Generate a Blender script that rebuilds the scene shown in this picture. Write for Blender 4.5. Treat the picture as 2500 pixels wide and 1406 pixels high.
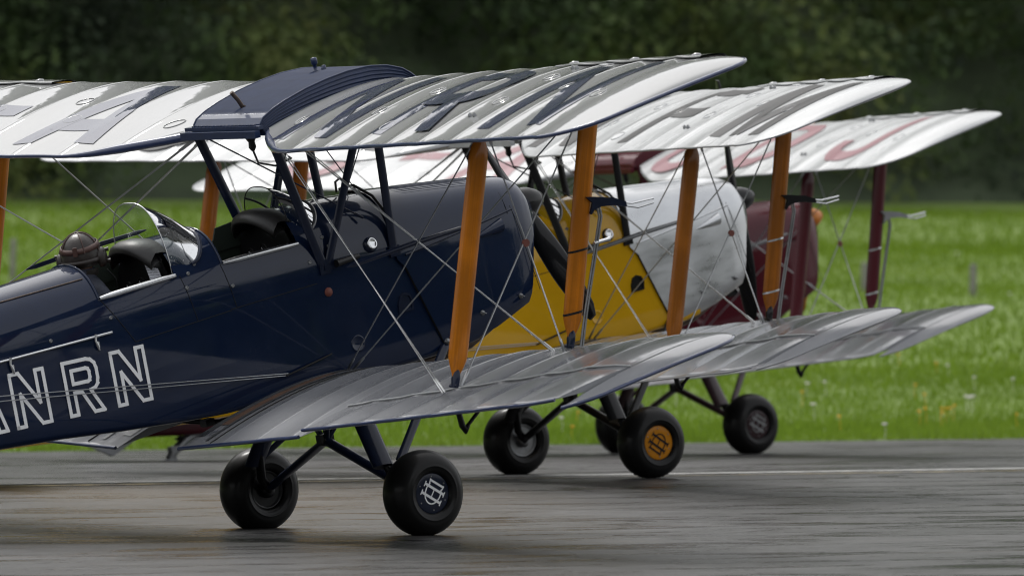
import bpy, math, random
import numpy as np
from mathutils import Vector, Matrix

# ------------------------------------------------------------------ reset
for o in list(bpy.data.objects): bpy.data.objects.remove(o)
scene = bpy.context.scene
COL = scene.collection
R = math.radians
random.seed(7); rng = np.random.default_rng(7)

# ------------------------------------------------------------------ camera
HC = 1.552
FPX = 25989.1
cam_d = bpy.data.cameras.new('camera'); cam = bpy.data.objects.new('camera', cam_d); COL.objects.link(cam)
cam.location = (0, 0, HC); cam.rotation_euler = (R(90), 0, 0)
cam_d.sensor_width = 36; cam_d.lens = FPX*36/2500; cam_d.shift_y = -82/2500
cam_d.clip_start = 1; cam_d.clip_end = 3000
cam_d.dof.use_dof = True; cam_d.dof.focus_distance = 60.5; cam_d.dof.aperture_fstop = 5.0
scene.camera = cam

# ------------------------------------------------------------------ world, sun, exposure
SUN_ELEV, SUN_AZ = 56.0, -28.0          # azimuth from +Y (view direction), negative = left
w = bpy.data.worlds.new('World'); scene.world = w; w.use_nodes = True
nt = w.node_tree; nt.nodes.clear()
sky = nt.nodes.new('ShaderNodeTexSky'); sky.sky_type = 'NISHITA'; sky.sun_disc = False
sky.sun_elevation = R(SUN_ELEV); sky.sun_rotation = R(SUN_AZ); sky.dust_density = 6.0; sky.air_density = 1.0; sky.ozone_density = 1.0
hs = nt.nodes.new('ShaderNodeHueSaturation'); hs.inputs['Saturation'].default_value = 0.28
bg = nt.nodes.new('ShaderNodeBackground'); bg.inputs['Strength'].default_value = 0.12
ow = nt.nodes.new('ShaderNodeOutputWorld')
gm = nt.nodes.new('ShaderNodeGamma'); gm.inputs['Gamma'].default_value = 0.45       # cloud cover evens out the sky
sc_ = nt.nodes.new('ShaderNodeVectorMath'); sc_.operation = 'SCALE'; sc_.inputs['Scale'].default_value = 3.3
nt.links.new(sky.outputs[0], hs.inputs['Color']); nt.links.new(hs.outputs[0], gm.inputs['Color']); nt.links.new(gm.outputs[0], sc_.inputs[0]); nt.links.new(sc_.outputs[0], bg.inputs['Color']); nt.links.new(bg.outputs[0], ow.inputs[0])
sun_d = bpy.data.lights.new('sun', 'SUN'); sun = bpy.data.objects.new('sun', sun_d); COL.objects.link(sun)
sun_d.energy = 1.35; sun_d.angle = R(12); sun_d.color = (1, .975, .94)
ce, se = math.cos(R(SUN_ELEV)), math.sin(R(SUN_ELEV))
to_sun = Vector((math.sin(R(SUN_AZ))*ce, math.cos(R(SUN_AZ))*ce, se))
sun.rotation_euler = to_sun.to_track_quat('Z', 'Y').to_euler()
vs = scene.view_settings; vs.view_transform = 'Standard'; vs.look = 'None'; vs.gamma = 1; vs.exposure = 0.62
vs.use_curve_mapping = False
scene.render.engine = 'CYCLES'
scene.cycles.pixel_filter_type = 'BLACKMAN_HARRIS'; scene.cycles.filter_width = 1.15
scene.cycles.max_bounces = 4; scene.cycles.diffuse_bounces = 1; scene.cycles.glossy_bounces = 2; scene.cycles.transmission_bounces = 3; scene.cycles.transparent_max_bounces = 10

# ------------------------------------------------------------------ materials
def new_mat(name):
    m = bpy.data.materials.new(name); m.use_nodes = True
    return m, m.node_tree, m.node_tree.nodes['Principled BSDF']
def paint(name, col, rough=.4, metal=0., coat=0., crough=.05, var=.0, vscale=6., bump=0., bscale=60., stretch=(1, 1, 1), rvar=0., spec=.5, ior=1.5):
    m, t, b = new_mat(name); N = t.nodes; L = t.links
    b.inputs['Base Color'].default_value = (*col, 1); b.inputs['Roughness'].default_value = rough
    b.inputs['Metallic'].default_value = metal; b.inputs['Coat Weight'].default_value = coat
    b.inputs['Coat Roughness'].default_value = crough; b.inputs['Specular IOR Level'].default_value = spec
    b.inputs['Coat IOR'].default_value = ior
    if var or bump or rvar:
        tc = N.new('ShaderNodeTexCoord'); mp = N.new('ShaderNodeMapping'); mp.inputs['Scale'].default_value = stretch
        L.new(tc.outputs['Object'], mp.inputs[0])
    if var or rvar:
        n = N.new('ShaderNodeTexNoise'); n.inputs['Scale'].default_value = vscale; n.inputs['Detail'].default_value = 6; n.inputs['Roughness'].default_value = .65
        L.new(mp.outputs[0], n.inputs['Vector'])
    if var:
        r = N.new('ShaderNodeValToRGB'); e = r.color_ramp.elements
        e[0].position = .3; e[1].position = .7
        e[0].color = (*[max(0, c*(1-var)) for c in col], 1); e[1].color = (*[min(1, c*(1+var)) for c in col], 1)
        L.new(n.outputs['Fac'], r.inputs[0]); L.new(r.outputs[0], b.inputs['Base Color'])
    if rvar:
        mr = N.new('ShaderNodeMapRange'); mr.inputs['From Min'].default_value = .35; mr.inputs['From Max'].default_value = .65
        mr.inputs['To Min'].default_value = max(.02, crough-rvar) if coat else max(.02, rough-rvar); mr.inputs['To Max'].default_value = (crough if coat else rough)+rvar
        L.new(n.outputs['Fac'], mr.inputs[0]); L.new(mr.outputs[0], b.inputs['Coat Roughness' if coat else 'Roughness'])
    if bump:
        n2 = N.new('ShaderNodeTexNoise'); n2.inputs['Scale'].default_value = bscale; n2.inputs['Detail'].default_value = 3
        L.new(mp.outputs[0], n2.inputs['Vector'])
        bp = N.new('ShaderNodeBump'); bp.inputs['Strength'].default_value = bump; bp.inputs['Distance'].default_value = .004
        L.new(n2.outputs['Fac'], bp.inputs['Height']); L.new(bp.outputs[0], b.inputs['Normal'])
        if coat: L.new(bp.outputs[0], b.inputs['Coat Normal'])
    return m
def beads(m, scale=90., strength=.35, size=.33):
    """rain beads standing on a wet painted surface (bump only)"""
    t = m.node_tree; N = t.nodes; L = t.links; b = N['Principled BSDF']
    tc = N.new('ShaderNodeTexCoord'); v = N.new('ShaderNodeTexVoronoi'); v.inputs['Scale'].default_value = scale; v.inputs['Randomness'].default_value = 1
    L.new(tc.outputs['Object'], v.inputs['Vector'])
    n = N.new('ShaderNodeTexNoise'); n.inputs['Scale'].default_value = 3.; n.inputs['Detail'].default_value = 5; L.new(tc.outputs['Object'], n.inputs['Vector'])
    th = N.new('ShaderNodeMapRange'); th.inputs['From Min'].default_value = .42; th.inputs['From Max'].default_value = .62
    th.inputs['To Min'].default_value = .04; th.inputs['To Max'].default_value = size
    L.new(n.outputs['Fac'], th.inputs[0])
    d = N.new('ShaderNodeMath'); d.operation = 'DIVIDE'; L.new(v.outputs['Distance'], d.inputs[0]); L.new(th.outputs[0], d.inputs[1])
    s = N.new('ShaderNodeMapRange'); s.interpolation_type = 'SMOOTHSTEP'; s.inputs['From Min'].default_value = 1.; s.inputs['From Max'].default_value = 0.
    L.new(d.outputs[0], s.inputs[0])
    bp = N.new('ShaderNodeBump'); bp.inputs['Strength'].default_value = strength; bp.inputs['Distance'].default_value = .003
    L.new(s.outputs[0], bp.inputs['Height'])
    for k in ('Normal', 'Coat Normal'):
        if b.inputs[k].links: L.new(b.inputs[k].links[0].from_socket, bp.inputs['Normal'])
    L.new(bp.outputs[0], b.inputs['Normal']); L.new(bp.outputs[0], b.inputs['Coat Normal'])
    return m
M = {}
M['navy'] = beads(paint('navy_gloss_paint', (.0030, .0105, .036), .5, coat=1., crough=.05, var=.12, vscale=3., rvar=.03, spec=.05, ior=1.42), 110, .10)
M['navy_tank'] = paint('navy_tank_paint', (.012, .024, .066), .5, coat=.8, crough=.16, var=.15, vscale=9, spec=.1)
M['orange'] = paint('orange_disc_paint', (.56, .21, .003), .5, coat=.4, crough=.15, spec=.1)
M['navy_edge'] = paint('navy_edge_tape', (.008, .022, .085), .4, coat=1., crough=.08, var=.2, vscale=8)
M['navy_metal'] = paint('navy_metal_fittings', (.004, .009, .028), .5, coat=.5, crough=.12, var=.2, vscale=20, spec=.1)
M['navy_letter'] = paint('navy_wing_lettering', (.006, .014, .050), .5, coat=1., crough=.035, rvar=.02, vscale=9, spec=.05)
M['silver_wet'] = paint('silver_doped_fabric_wet', (.25, .255, .255), .6, coat=1., crough=.025, var=.05, vscale=2.5, bump=.05, bscale=30, stretch=(.14, 1, 1), rvar=.015, ior=1.6, spec=.05)
M['silver_rain'] = beads(paint('silver_doped_fabric_rain_beaded', (.38, .39, .395), .55, spec=.15, coat=.8, crough=.24, var=.10, vscale=5, bump=.25, bscale=40, stretch=(.2, 1, 1), rvar=.09), 70, .45, .42)
M['silver_low'] = beads(paint('silver_doped_lower_wing', (.23, .236, .25), .55, spec=.15, coat=1., crough=.12, var=.07, vscale=4, bump=.18, bscale=30, stretch=(.2, 1, 1), rvar=.06), 80, .35, .4)
M['grey_letter'] = paint('dark_grey_wing_lettering', (.040, .040, .041), .6, coat=.22, crough=.3, spec=.15, bump=.25, bscale=40, stretch=(.2, 1, 1))
M['maroon_letter'] = paint('maroon_wing_lettering', (.24, .115, .13), .6, coat=.3, crough=.3, spec=.15, bump=.25, bscale=40, stretch=(.2, 1, 1))
M['maroon_grey'] = paint('maroon_grey_leg_paint', (.045, .022, .026), .45, coat=.5, crough=.15, var=.2, vscale=8, spec=.2)
M['maroon_dark'] = paint('dark_maroon_disc', (.022, .005, .008), .5, coat=.5, crough=.15, spec=.1)
M['white'] = paint('white_lettering', (.86, .87, .88), .4, coat=.3)
M['yellow'] = paint('yellow_gloss_paint', (.62, .34, .004), .5, coat=.8, crough=.08, var=.06, vscale=3, rvar=.04, spec=.05)
M['maroon'] = paint('maroon_gloss_paint', (.070, .005, .012), .45, coat=.5, crough=.05, var=.15, vscale=3, rvar=.03, spec=.05)
M['alu'] = paint('polished_aluminium', (.52, .53, .54), .32, metal=1., var=.16, vscale=4, rvar=.08, bump=.025, bscale=9, stretch=(.6, 1, 1.6))
M['chrome'] = paint('bright_metal_trim', (.70, .71, .72), .22, metal=1., rvar=.06, vscale=20)
M['steel'] = paint('steel_bracing_wire', (.42, .43, .44), .3, metal=1.)
M['dull'] = paint('dull_grey_metal', (.22, .225, .23), .42, metal=.8, var=.2, vscale=15)
M['black'] = paint('black_paint', (.008, .008, .009), .45, coat=.4, crough=.12, spec=.1)
M['leather'] = paint('black_leather', (.012, .0115, .0115), .45, var=.3, vscale=8, bump=.25, bscale=50)
M['rubber'] = paint('wet_tyre_rubber', (.006, .006, .006), .55, var=.35, vscale=9, coat=.22, crough=.2, bump=.10, bscale=25, spec=.15)
M['interior'] = paint('dark_green_cockpit_interior', (.012, .020, .014), .7)
M['dark'] = paint('black_void', (.006, .006, .006), .8)
M['dial'] = paint('dial_face', (.55, .56, .58), .4)
M['red'] = paint('red_leather_disc', (.17, .045, .03), .6)
M['walk'] = paint('brown_walkway_strip', (.10, .055, .035), .8, var=.4, vscale=12, bump=.4, bscale=80)
M['rust'] = paint('exhaust_steel', (.10, .075, .06), .45, metal=.7, var=.4, vscale=12)
def wood(name, col):
    m, t, b = new_mat(name); N = t.nodes; L = t.links
    tc = N.new('ShaderNodeTexCoord'); ro = N.new('ShaderNodeMapping'); ro.inputs['Rotation'].default_value = (0, R(-19.5), 0); L.new(tc.outputs['Object'], ro.inputs[0])
    mp = N.new('ShaderNodeMapping'); mp.inputs['Scale'].default_value = (70, 70, 1.2); L.new(ro.outputs[0], mp.inputs[0])
    n = N.new('ShaderNodeTexNoise'); n.inputs['Scale'].default_value = 1.; n.inputs['Detail'].default_value = 6; n.inputs['Distortion'].default_value = .5
    L.new(mp.outputs[0], n.inputs['Vector'])
    n2 = N.new('ShaderNodeTexNoise'); n2.inputs['Scale'].default_value = 4.; n2.inputs['Detail'].default_value = 4
    L.new(tc.outputs['Object'], n2.inputs['Vector'])
    mx = N.new('ShaderNodeMath'); mx.operation = 'ADD'; L.new(n.outputs['Fac'], mx.inputs[0]); L.new(n2.outputs['Fac'], mx.inputs[1])
    r = N.new('ShaderNodeValToRGB'); e = r.color_ramp.elements
    e[0].position = .7/2+.1; e[1].position = 1.3/2+.02
    hv = N.new('ShaderNodeMath'); hv.operation = 'MULTIPLY'; hv.inputs[1].default_value = .5; L.new(mx.outputs[0], hv.inputs[0])
    e[0].color = (*[c*.72 for c in col], 1); e[1].color = (*[c*1.15 for c in col], 1)
    L.new(hv.outputs[0], r.inputs[0]); L.new(r.outputs[0], b.inputs['Base Color'])
    b.inputs['Roughness'].default_value = .45; b.inputs['Specular IOR Level'].default_value = .1; b.inputs['Coat Weight'].default_value = .45; b.inputs['Coat Roughness'].default_value = .12
    return m
M['wood'] = wood('varnished_orange_spruce', (.54, .168, .005))
M['wood_dark'] = wood('varnished_brown_spruce', (.33, .105, .008))
M['maroon_strut'] = paint('maroon_strut_paint', (.075, .006, .012), .5, coat=.5, crough=.15, spec=.1)
def glass():
    m, t, b = new_mat('rain_spotted_perspex'); N = t.nodes; L = t.links
    N.remove(b); out = N['Material Output']
    tr = N.new('ShaderNodeBsdfTransparent'); tr.inputs[0].default_value = (.78, .83, .81, 1)
    gl = N.new('ShaderNodeBsdfGlossy'); gl.inputs['Roughness'].default_value = .03
    fr = N.new('ShaderNodeFresnel'); fr.inputs['IOR'].default_value = 1.6
    mx = N.new('ShaderNodeMixShader'); L.new(fr.outputs[0], mx.inputs[0]); L.new(tr.outputs[0], mx.inputs[1]); L.new(gl.outputs[0], mx.inputs[2])
    tc = N.new('ShaderNodeTexCoord'); v = N.new('ShaderNodeTexVoronoi'); v.inputs['Scale'].default_value = 75; L.new(tc.outputs['Object'], v.inputs['Vector'])
    lt = N.new('ShaderNodeMath'); lt.operation = 'LESS_THAN'; lt.inputs[1].default_value = .20; L.new(v.outputs['Distance'], lt.inputs[0])
    sel = N.new('ShaderNodeMath'); sel.operation = 'GREATER_THAN'; sel.inputs[1].default_value = .55
    sx = N.new('ShaderNodeSeparateColor'); L.new(v.outputs['Color'], sx.inputs[0]); L.new(sx.outputs[0], sel.inputs[0])
    an = N.new('ShaderNodeMath'); an.operation = 'MULTIPLY'; L.new(lt.outputs[0], an.inputs[0]); L.new(sel.outputs[0], an.inputs[1])
    dr = N.new('ShaderNodeBsdfPrincipled'); dr.inputs['Base Color'].default_value = (.55, .57, .58, 1); dr.inputs['Roughness'].default_value = .15
    h = N.new('ShaderNodeMath'); h.operation = 'MULTIPLY'; h.inputs[1].default_value = .6; L.new(an.outputs[0], h.inputs[0])
    m2 = N.new('ShaderNodeMixShader'); L.new(h.outputs[0], m2.inputs[0]); L.new(mx.outputs[0], m2.inputs[1]); L.new(dr.outputs[0], m2.inputs[2])
    L.new(m2.outputs[0], out.inputs[0])
    return m
M['glass'] = glass()

# ------------------------------------------------------------------ mesh helpers
def tag(o, label=None, cat=None, group=None, kind=None):
    if label: o['label'] = label
    if cat: o['category'] = cat
    if group: o['group'] = group
    if kind: o['kind'] = kind
    return o
class MB:
    """collects shapes; build() links them as one mesh object"""
    def __init__(s): s.v = []; s.f = []; s.sm = []
    def add(s, v, f, smooth=True):
        b = len(s.v); s.v += [tuple(map(float, p)) for p in v]; s.f += [tuple(i+b for i in q) for q in f]; s.sm += [smooth]*len(f); return s
    def grid(s, P, smooth=True, closed=False):
        P = [list(r) for r in P]; n = len(P); m = len(P[0]); f = []
        for i in range(n-1):
            for j in range(m-1 if not closed else m):
                f.append((i*m+j, i*m+(j+1) % m, (i+1)*m+(j+1) % m, (i+1)*m+j))
        return s.add([p for r in P for p in r], f, smooth)
    def tube(s, pts, r, n=8, smooth=True, caps=True):
        pts = [Vector(p) for p in pts]; rr = r if isinstance(r, (list, tuple)) else [r]*len(pts); rows = []
        ref = None
        for i, p in enumerate(pts):
            d = (pts[min(i+1, len(pts)-1)]-pts[max(i-1, 0)]).normalized()
            if ref is None: ref = Vector((0, 0, 1)) if abs(d.z) < .9 else Vector((1, 0, 0))
            a = d.cross(ref).normalized(); b = a.cross(d).normalized(); ref = b
            rows.append([p+a*math.cos(2*math.pi*k/n)*rr[i]+b*math.sin(2*math.pi*k/n)*rr[i] for k in range(n)])
        s.grid(rows, smooth, True)
        if caps:
            s.add(rows[0], [tuple(range(n))[::-1]], False); s.add(rows[-1], [tuple(range(n))], False)
        return s
    def box(s, c, h, bevel=0):
        x, y, z = c; a, b, d = h
        v = [(x+i*a, y+j*b, z+k*d) for i in (-1, 1) for j in (-1, 1) for k in (-1, 1)]
        return s.add(v, [(0, 1, 3, 2), (4, 6, 7, 5), (0, 4, 5, 1), (2, 3, 7, 6), (0, 2, 6, 4), (1, 5, 7, 3)], False)
    def foil(s, p, q, chord, thick, fwd=(1, 0, 0), taper=None, n=14):
        """streamlined strut from p to q; taper = list of (position 0..1, scale)"""
        p = Vector(p); q = Vector(q); d = (q-p).normalized(); f = Vector(fwd); f = (f-d*f.dot(d)).normalized(); sd = d.cross(f)
        taper = taper or [(0, 1), (1, 1)]; rows = []
        for t, k in taper:
            c = p+(q-p)*t; row = []
            for i in range(n):
                a = 2*math.pi*i/n; cx = math.cos(a); sx = math.sin(a)
                x = cx*chord*.5*k; th = thick*.5*min(1, k*1.1)*sx*(1+.25*cx)
                row.append(c+f*x+sd*th)
            rows.append(row)
        s.grid(rows, True, True); s.add(rows[0], [tuple(range(n))[::-1]], False); s.add(rows[-1], [tuple(range(n))], False); return s
    def lathe(s, c, axis, prof, n=28, smooth=True):
        """prof: list of (distance along axis, radius)"""
        a = Vector(axis).normalized(); u = a.cross(Vector((0, 0, 1)) if abs(a.z) < .9 else Vector((1, 0, 0))).normalized(); v = a.cross(u); c = Vector(c)
        rows = [[c+a*h+(u*math.cos(2*math.pi*k/n)+v*math.sin(2*math.pi*k/n))*r for k in range(n)] for h, r in prof]
        s.grid(rows, smooth, True)
        if prof[0][1] > 1e-4: s.add(rows[0], [tuple(range(n))], False)
        if prof[-1][1] > 1e-4: s.add(rows[-1], [tuple(range(n))[::-1]], False)
        return s
    def build(s, name, mat, parent=None, auto=None):
        me = bpy.data.meshes.new(name); me.from_pydata(s.v, [], s.f); me.polygons.foreach_set('use_smooth', s.sm)
        me.materials.append(mat if not isinstance(mat, str) else M[mat]); me.validate(); me.update()
        o = bpy.data.objects.new(name, me); COL.objects.link(o)
        if parent: o.parent = parent
        return o
def np_mesh(name, V, F, mat, parent=None, smooth=False):
    """fast mesh from arrays (all faces with the same corner count)"""
    me = bpy.data.meshes.new(name); k = F.shape[1]
    me.vertices.add(len(V)); me.vertices.foreach_set('co', V.astype(np.float32).ravel())
    me.loops.add(F.size); me.loops.foreach_set('vertex_index', F.astype(np.int32).ravel())
    me.polygons.add(len(F)); me.polygons.foreach_set('loop_start', np.arange(0, F.size, k, dtype=np.int32)); me.polygons.foreach_set('loop_total', np.full(len(F), k, dtype=np.int32))
    if smooth: me.polygons.foreach_set('use_smooth', np.ones(len(F), dtype=bool))
    me.update(calc_edges=True); me.materials.append(mat)
    o = bpy.data.objects.new(name, me); COL.objects.link(o)
    if parent: o.parent = parent
    return o

# ================================================================== the ground
HDG = R(36.2)
cu, su = math.cos(HDG), math.sin(HDG)
def uv2w(u, v): return (u*cu - v*su, u*su + v*cu)
def w2v(x, y): return -x*su + y*cu
PV = [-400, 20, 38, 44, 48, 50, 53, 56.7, 58.3, 62, 66.2, 67.8, 70.5, 73, 400]
PZ = [-.25, -.14, -.045, -.015, -.004, .004, .036, .073, .068, .042, -.004, -.027, -.042, -.046, -.05]
V_EDGE, V_WOOD = 72.0, 153.5
def tar_z(v): return float(np.interp(v, PV, PZ))
def smooth_tar(v): return (tar_z(v-.8)+2*tar_z(v)+tar_z(v+.8))/4
def mead_z(v):
    if v < V_EDGE: return smooth_tar(v)-.04
    if v < V_WOOD: return -.05+(v-V_EDGE)*(2.40/(V_WOOD-V_EDGE))
    if v < 330: return 2.35+(v-V_WOOD)*.73
    return 2.35+(330-V_WOOD)*.73
# tarmac
m, t, b = new_mat('wet_tarmac'); N = t.nodes; L = t.links
tc = N.new('ShaderNodeTexCoord')
def tex(scale, stretch, detail=6, rough=.6, dist=0.):
    mp = N.new('ShaderNodeMapping'); mp.inputs['Scale'].default_value = stretch; L.new(tc.outputs['Object'], mp.inputs[0])
    n = N.new('ShaderNodeTexNoise'); n.inputs['Scale'].default_value = scale; n.inputs['Detail'].default_value = detail; n.inputs['Roughness'].default_value = rough; n.inputs['Distortion'].default_value = dist
    L.new(mp.outputs[0], n.inputs['Vector']); return n
def ramp(src, stops):
    r = N.new('ShaderNodeValToRGB'); e = r.color_ramp.elements
    while len(e) < len(stops): e.new(.5)
    for k, (p, c) in enumerate(stops): e[k].position = p; e[k].color = (*c, 1) if len(c) == 3 else c
    L.new(src, r.inputs[0]); return r
base = tex(4.2, (.60, 1, 1), 12, .82, .5)
c1 = ramp(base.outputs['Fac'], [(.34, (.020, .020, .020)), (.5, (.037, .0365, .0365)), (.66, (.060, .059, .058))])
brn = tex(.9, (.16, 1, 1), 9, .7, .4)
bf = ramp(brn.outputs['Fac'], [(.60, (0, 0, 0)), (.70, (1, 1, 1))])
mxc = N.new('ShaderNodeMixRGB'); mxc.inputs[2].default_value = (.085, .052, .032, 1); L.new(c1.outputs[0], mxc.inputs[1])
sc = N.new('ShaderNodeMath'); sc.operation = 'MULTIPLY'; sc.inputs[1].default_value = .4; L.new(bf.outputs[0], sc.inputs[0]); L.new(sc.outputs[0], mxc.inputs[0])
L.new(mxc.outputs[0], b.inputs['Base Color'])
wet = tex(1.8, (.40, 1, 1), 9, .74, .8)
rr = ramp(wet.outputs['Fac'], [(.36, (.12, .12, .12)), (.46, (.28, .28, .28)), (.60, (.40, .40, .40))])
L.new(rr.outputs[0], b.inputs['Roughness'])
gr = tex(140, (1, 1, 1), 2, .5); gr2 = tex(5.0, (.35, 1, 1), 8, .75)
bp = N.new('ShaderNodeBump'); bp.inputs['Strength'].default_value = .4; bp.inputs['Distance'].default_value = .005; L.new(gr.outputs['Fac'], bp.inputs['Height'])
bp2 = N.new('ShaderNodeBump'); bp2.inputs['Strength'].default_value = .14; bp2.inputs['Distance'].default_value = .02; L.new(gr2.outputs['Fac'], bp2.inputs['Height']); L.new(bp.outputs[0], bp2.inputs['Normal'])
L.new(bp2.outputs[0], b.inputs['Normal']); b.inputs['Specular IOR Level'].default_value = .40
MAT_TAR = m
us = list(np.linspace(-400, 20, 12))+list(np.linspace(24, 70, 24))+list(np.linspace(80, 500, 12))
vsn = [-400, -150, 0, 20, 30]+list(np.linspace(36, V_EDGE, 61))
def edge_wob(u): return .18*math.sin(u*.9)+.12*math.sin(u*2.3+1)+.07*math.sin(u*5.1)
us = sorted(set(us+list(np.linspace(20, 75, 160))))
mb = MB(); mb.grid([[(u, v if v < V_EDGE-.01 else V_EDGE+.25*edge_wob(u), smooth_tar(v)) for u in us] for v in vsn])
tarmac = mb.build('runway', MAT_TAR); tarmac.rotation_euler = (0, 0, HDG); tag(tarmac, kind='structure')
# painted centre line (worn): a pale line and a thin yellow one beside it
def worn(name, col, cover=.5):
    m, t, b = new_mat(name); N = t.nodes; L = t.links
    tc = N.new('ShaderNodeTexCoord'); n = N.new('ShaderNodeTexNoise'); n.inputs['Scale'].default_value = 6; n.inputs['Detail'].default_value = 8; n.inputs['Roughness'].default_value = .75
    L.new(tc.outputs['Object'], n.inputs['Vector'])
    r = N.new('ShaderNodeValToRGB'); r.color_ramp.elements[0].position = cover-.08; r.color_ramp.elements[1].position = cover+.08
    r.color_ramp.elements[0].color = (.06, .06, .06, 1); r.color_ramp.elements[1].color = (*col, 1)
    L.new(n.outputs['Fac'], r.inputs[0]); L.new(r.outputs[0], b.inputs['Base Color']); b.inputs['Roughness'].default_value = .4
    return m
for nm, v0, wd, col, cv in (('painted_line', 57.3, .10, (.55, .55, .53), .44), ('painted_line', 56.75, .06, (.40, .31, .15), .50)):
    mb = MB(); uu = np.linspace(-60, 160, 221)
    mb.grid([[(u, v0+s*wd, smooth_tar(v0+s*wd)+.005) for u in uu] for s in (-1, 1)])
    o = mb.build(nm, worn('worn_line_paint', col, cv)); o.rotation_euler = (0, 0, HDG); tag(o, kind='structure')
# meadow and wooded slope: one sheet reaching the horizon
m, t, b = new_mat('meadow_soil_and_grass'); N = t.nodes; L = t.links; tc = N.new('ShaderNodeTexCoord')
g1 = tex(.35, (1, 1, 1), 5, .6); g2 = tex(7, (1, 1, 1), 6, .7)
ad = N.new('ShaderNodeMath'); ad.operation = 'ADD'; L.new(g1.outputs['Fac'], ad.inputs[0]); L.new(g2.outputs['Fac'], ad.inputs[1])
hf = N.new('ShaderNodeMath'); hf.operation = 'MULTIPLY'; hf.inputs[1].default_value = .5; L.new(ad.outputs[0], hf.inputs[0])
gc = ramp(hf.outputs[0], [(.36, (.095, .152, .016)), (.5, (.118, .188, .020)), (.64, (.135, .208, .025))])
L.new(gc.outputs[0], b.inputs['Base Color']); b.inputs['Roughness'].default_value = .8
bp = N.new('ShaderNodeBump'); bp.inputs['Strength'].default_value = .8; bp.inputs['Distance'].default_value = .08; L.new(g2.outputs['Fac'], bp.inputs['Height']); L.new(bp.outputs[0], b.inputs['Normal'])
MAT_MEADOW = m
mb = MB(); uu = list(np.linspace(-700, -20, 10))+list(np.linspace(0, 260, 60))+list(np.linspace(300, 900, 8))
vv = [-700, -200, 0, 30]+list(np.linspace(40, V_EDGE-.2, 20))+[V_EDGE+.1]+list(np.linspace(V_EDGE+1, V_WOOD+.2, 40))
def wob(u, v): return 0 if v < V_EDGE+3 or v > V_WOOD else .045*math.sin(u*.13+v*.21)+.03*math.sin(u*.31-v*.11)
mb.grid([[(u, v, mead_z(v)+wob(u, v)) for u in uu] for v in vv])
meadow = mb.build('meadow', MAT_MEADOW); meadow.rotation_euler = (0, 0, HDG); tag(meadow, kind='structure')

mb = MB(); mb.grid([[(u, v, mead_z(v)) for u in uu] for v in list(np.linspace(V_WOOD+.2, 330, 16))+[420, 900]])
slope = mb.build('wooded_hillside', paint('leaf_litter', (.035, .052, .022), .9, var=.4, vscale=.6)); slope.rotation_euler = (0, 0, HDG); tag(slope, kind='structure')
# grass blades
def foliage_mat(name, cols, transl=.35, nscale=.5, rough=.55, rnd=.35):
    m, t, b = new_mat(name); N = t.nodes; L = t.links
    geo = N.new('ShaderNodeNewGeometry'); tc = N.new('ShaderNodeTexCoord')
    n = N.new('ShaderNodeTexNoise'); n.inputs['Scale'].default_value = nscale; n.inputs['Detail'].default_value = 4; L.new(tc.outputs['Object'], n.inputs['Vector'])
    a = N.new('ShaderNodeMath'); a.operation = 'MULTIPLY_ADD'; a.inputs[1].default_value = rnd; L.new(geo.outputs['Random Per Island'], a.inputs[0])
    s = N.new('ShaderNodeMath'); s.operation = 'SUBTRACT'; s.inputs[1].default_value = rnd/2; L.new(n.outputs['Fac'], s.inputs[0]); L.new(s.outputs[0], a.inputs[2])
    r = N.new('ShaderNodeValToRGB'); e = r.color_ramp.elements
    while len(e) < len(cols): e.new(.5)
    for k, (p, c) in enumerate(cols): e[k].position = p; e[k].color = (*c, 1)
    L.new(a.outputs[0], r.inputs[0]); L.new(r.outputs[0], b.inputs['Base Color']); b.inputs['Roughness'].default_value = rough; b.inputs['Specular IOR Level'].default_value = .12
    tl = N.new('ShaderNodeBsdfTranslucent'); L.new(r.outputs[0], tl.inputs[0])
    mx = N.new('ShaderNodeMixShader'); mx.inputs[0].default_value = transl; out = N['Material Output']
    L.new(b.outputs[0], mx.inputs[1]); L.new(tl.outputs[0], mx.inputs[2]); L.new(mx.outputs[0], out.inputs[0])
    return m
MAT_GRASS = foliage_mat('grass_blades', [(.22, (.108, .168, .018)), (.42, (.134, .214, .021)), (.62, (.155, .238, .027)), (.8, (.18, .225, .04))], .55, .30, .55, .18)
def grass(n, v0, v1, hmin, hmax, width, power):
    v = v0+(v1-v0)*rng.random(n)**power
    # lateral spread follows the view with a margin on both sides
    Y = v/cu                                             # depth on the centre line
    half = 1250/FPX*Y*1.25
    X = (rng.random(n)*2-1)*half
    Yw = (v+X*su)/cu
    u = X*cu+Yw*su
    z = np.array([mead_z(a)+wob(c, a) for a, c in zip(v, u)])
    h = hmin+(hmax-hmin)*rng.random(n)**1.6
    ang = rng.random(n)*2*np.pi; lean = (rng.random(n)-.3)*.6
    wd = width*(.6+.8*rng.random(n))
    dx, dy = np.cos(ang), np.sin(ang); lx, ly = -dy*lean, dx*lean
    base = np.stack([X, Yw, z-.01], 1)
    side = np.stack([dx*wd, dy*wd, np.zeros(n)], 1)
    mid = base+np.stack([lx*h*.35, ly*h*.35, h*.6], 1); tip = base+np.stack([lx*h, ly*h, h], 1)
    V = np.stack([base-side, base+side, mid+side*.7, mid-side*.7, tip], 1).reshape(-1, 3)
    i = np.arange(n)*5
    F = np.concatenate([np.stack([i, i+1, i+2], 1), np.stack([i, i+2, i+3], 1), np.stack([i+3, i+2, i+4], 1)])
    return V, F
Vs, Fs, off = [], [], 0
for args in ((90000, V_EDGE-.12, V_EDGE+14, .03, .11, .0055, 1.3), (70000, V_EDGE+10, V_WOOD-20, .04, .12, .011, 1.0), (30000, V_EDGE+45, V_WOOD-.2, .05, .13, .018, .8)):
    V, F = grass(*args); Vs.append(V); Fs.append(F+off); off += len(V)
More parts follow.
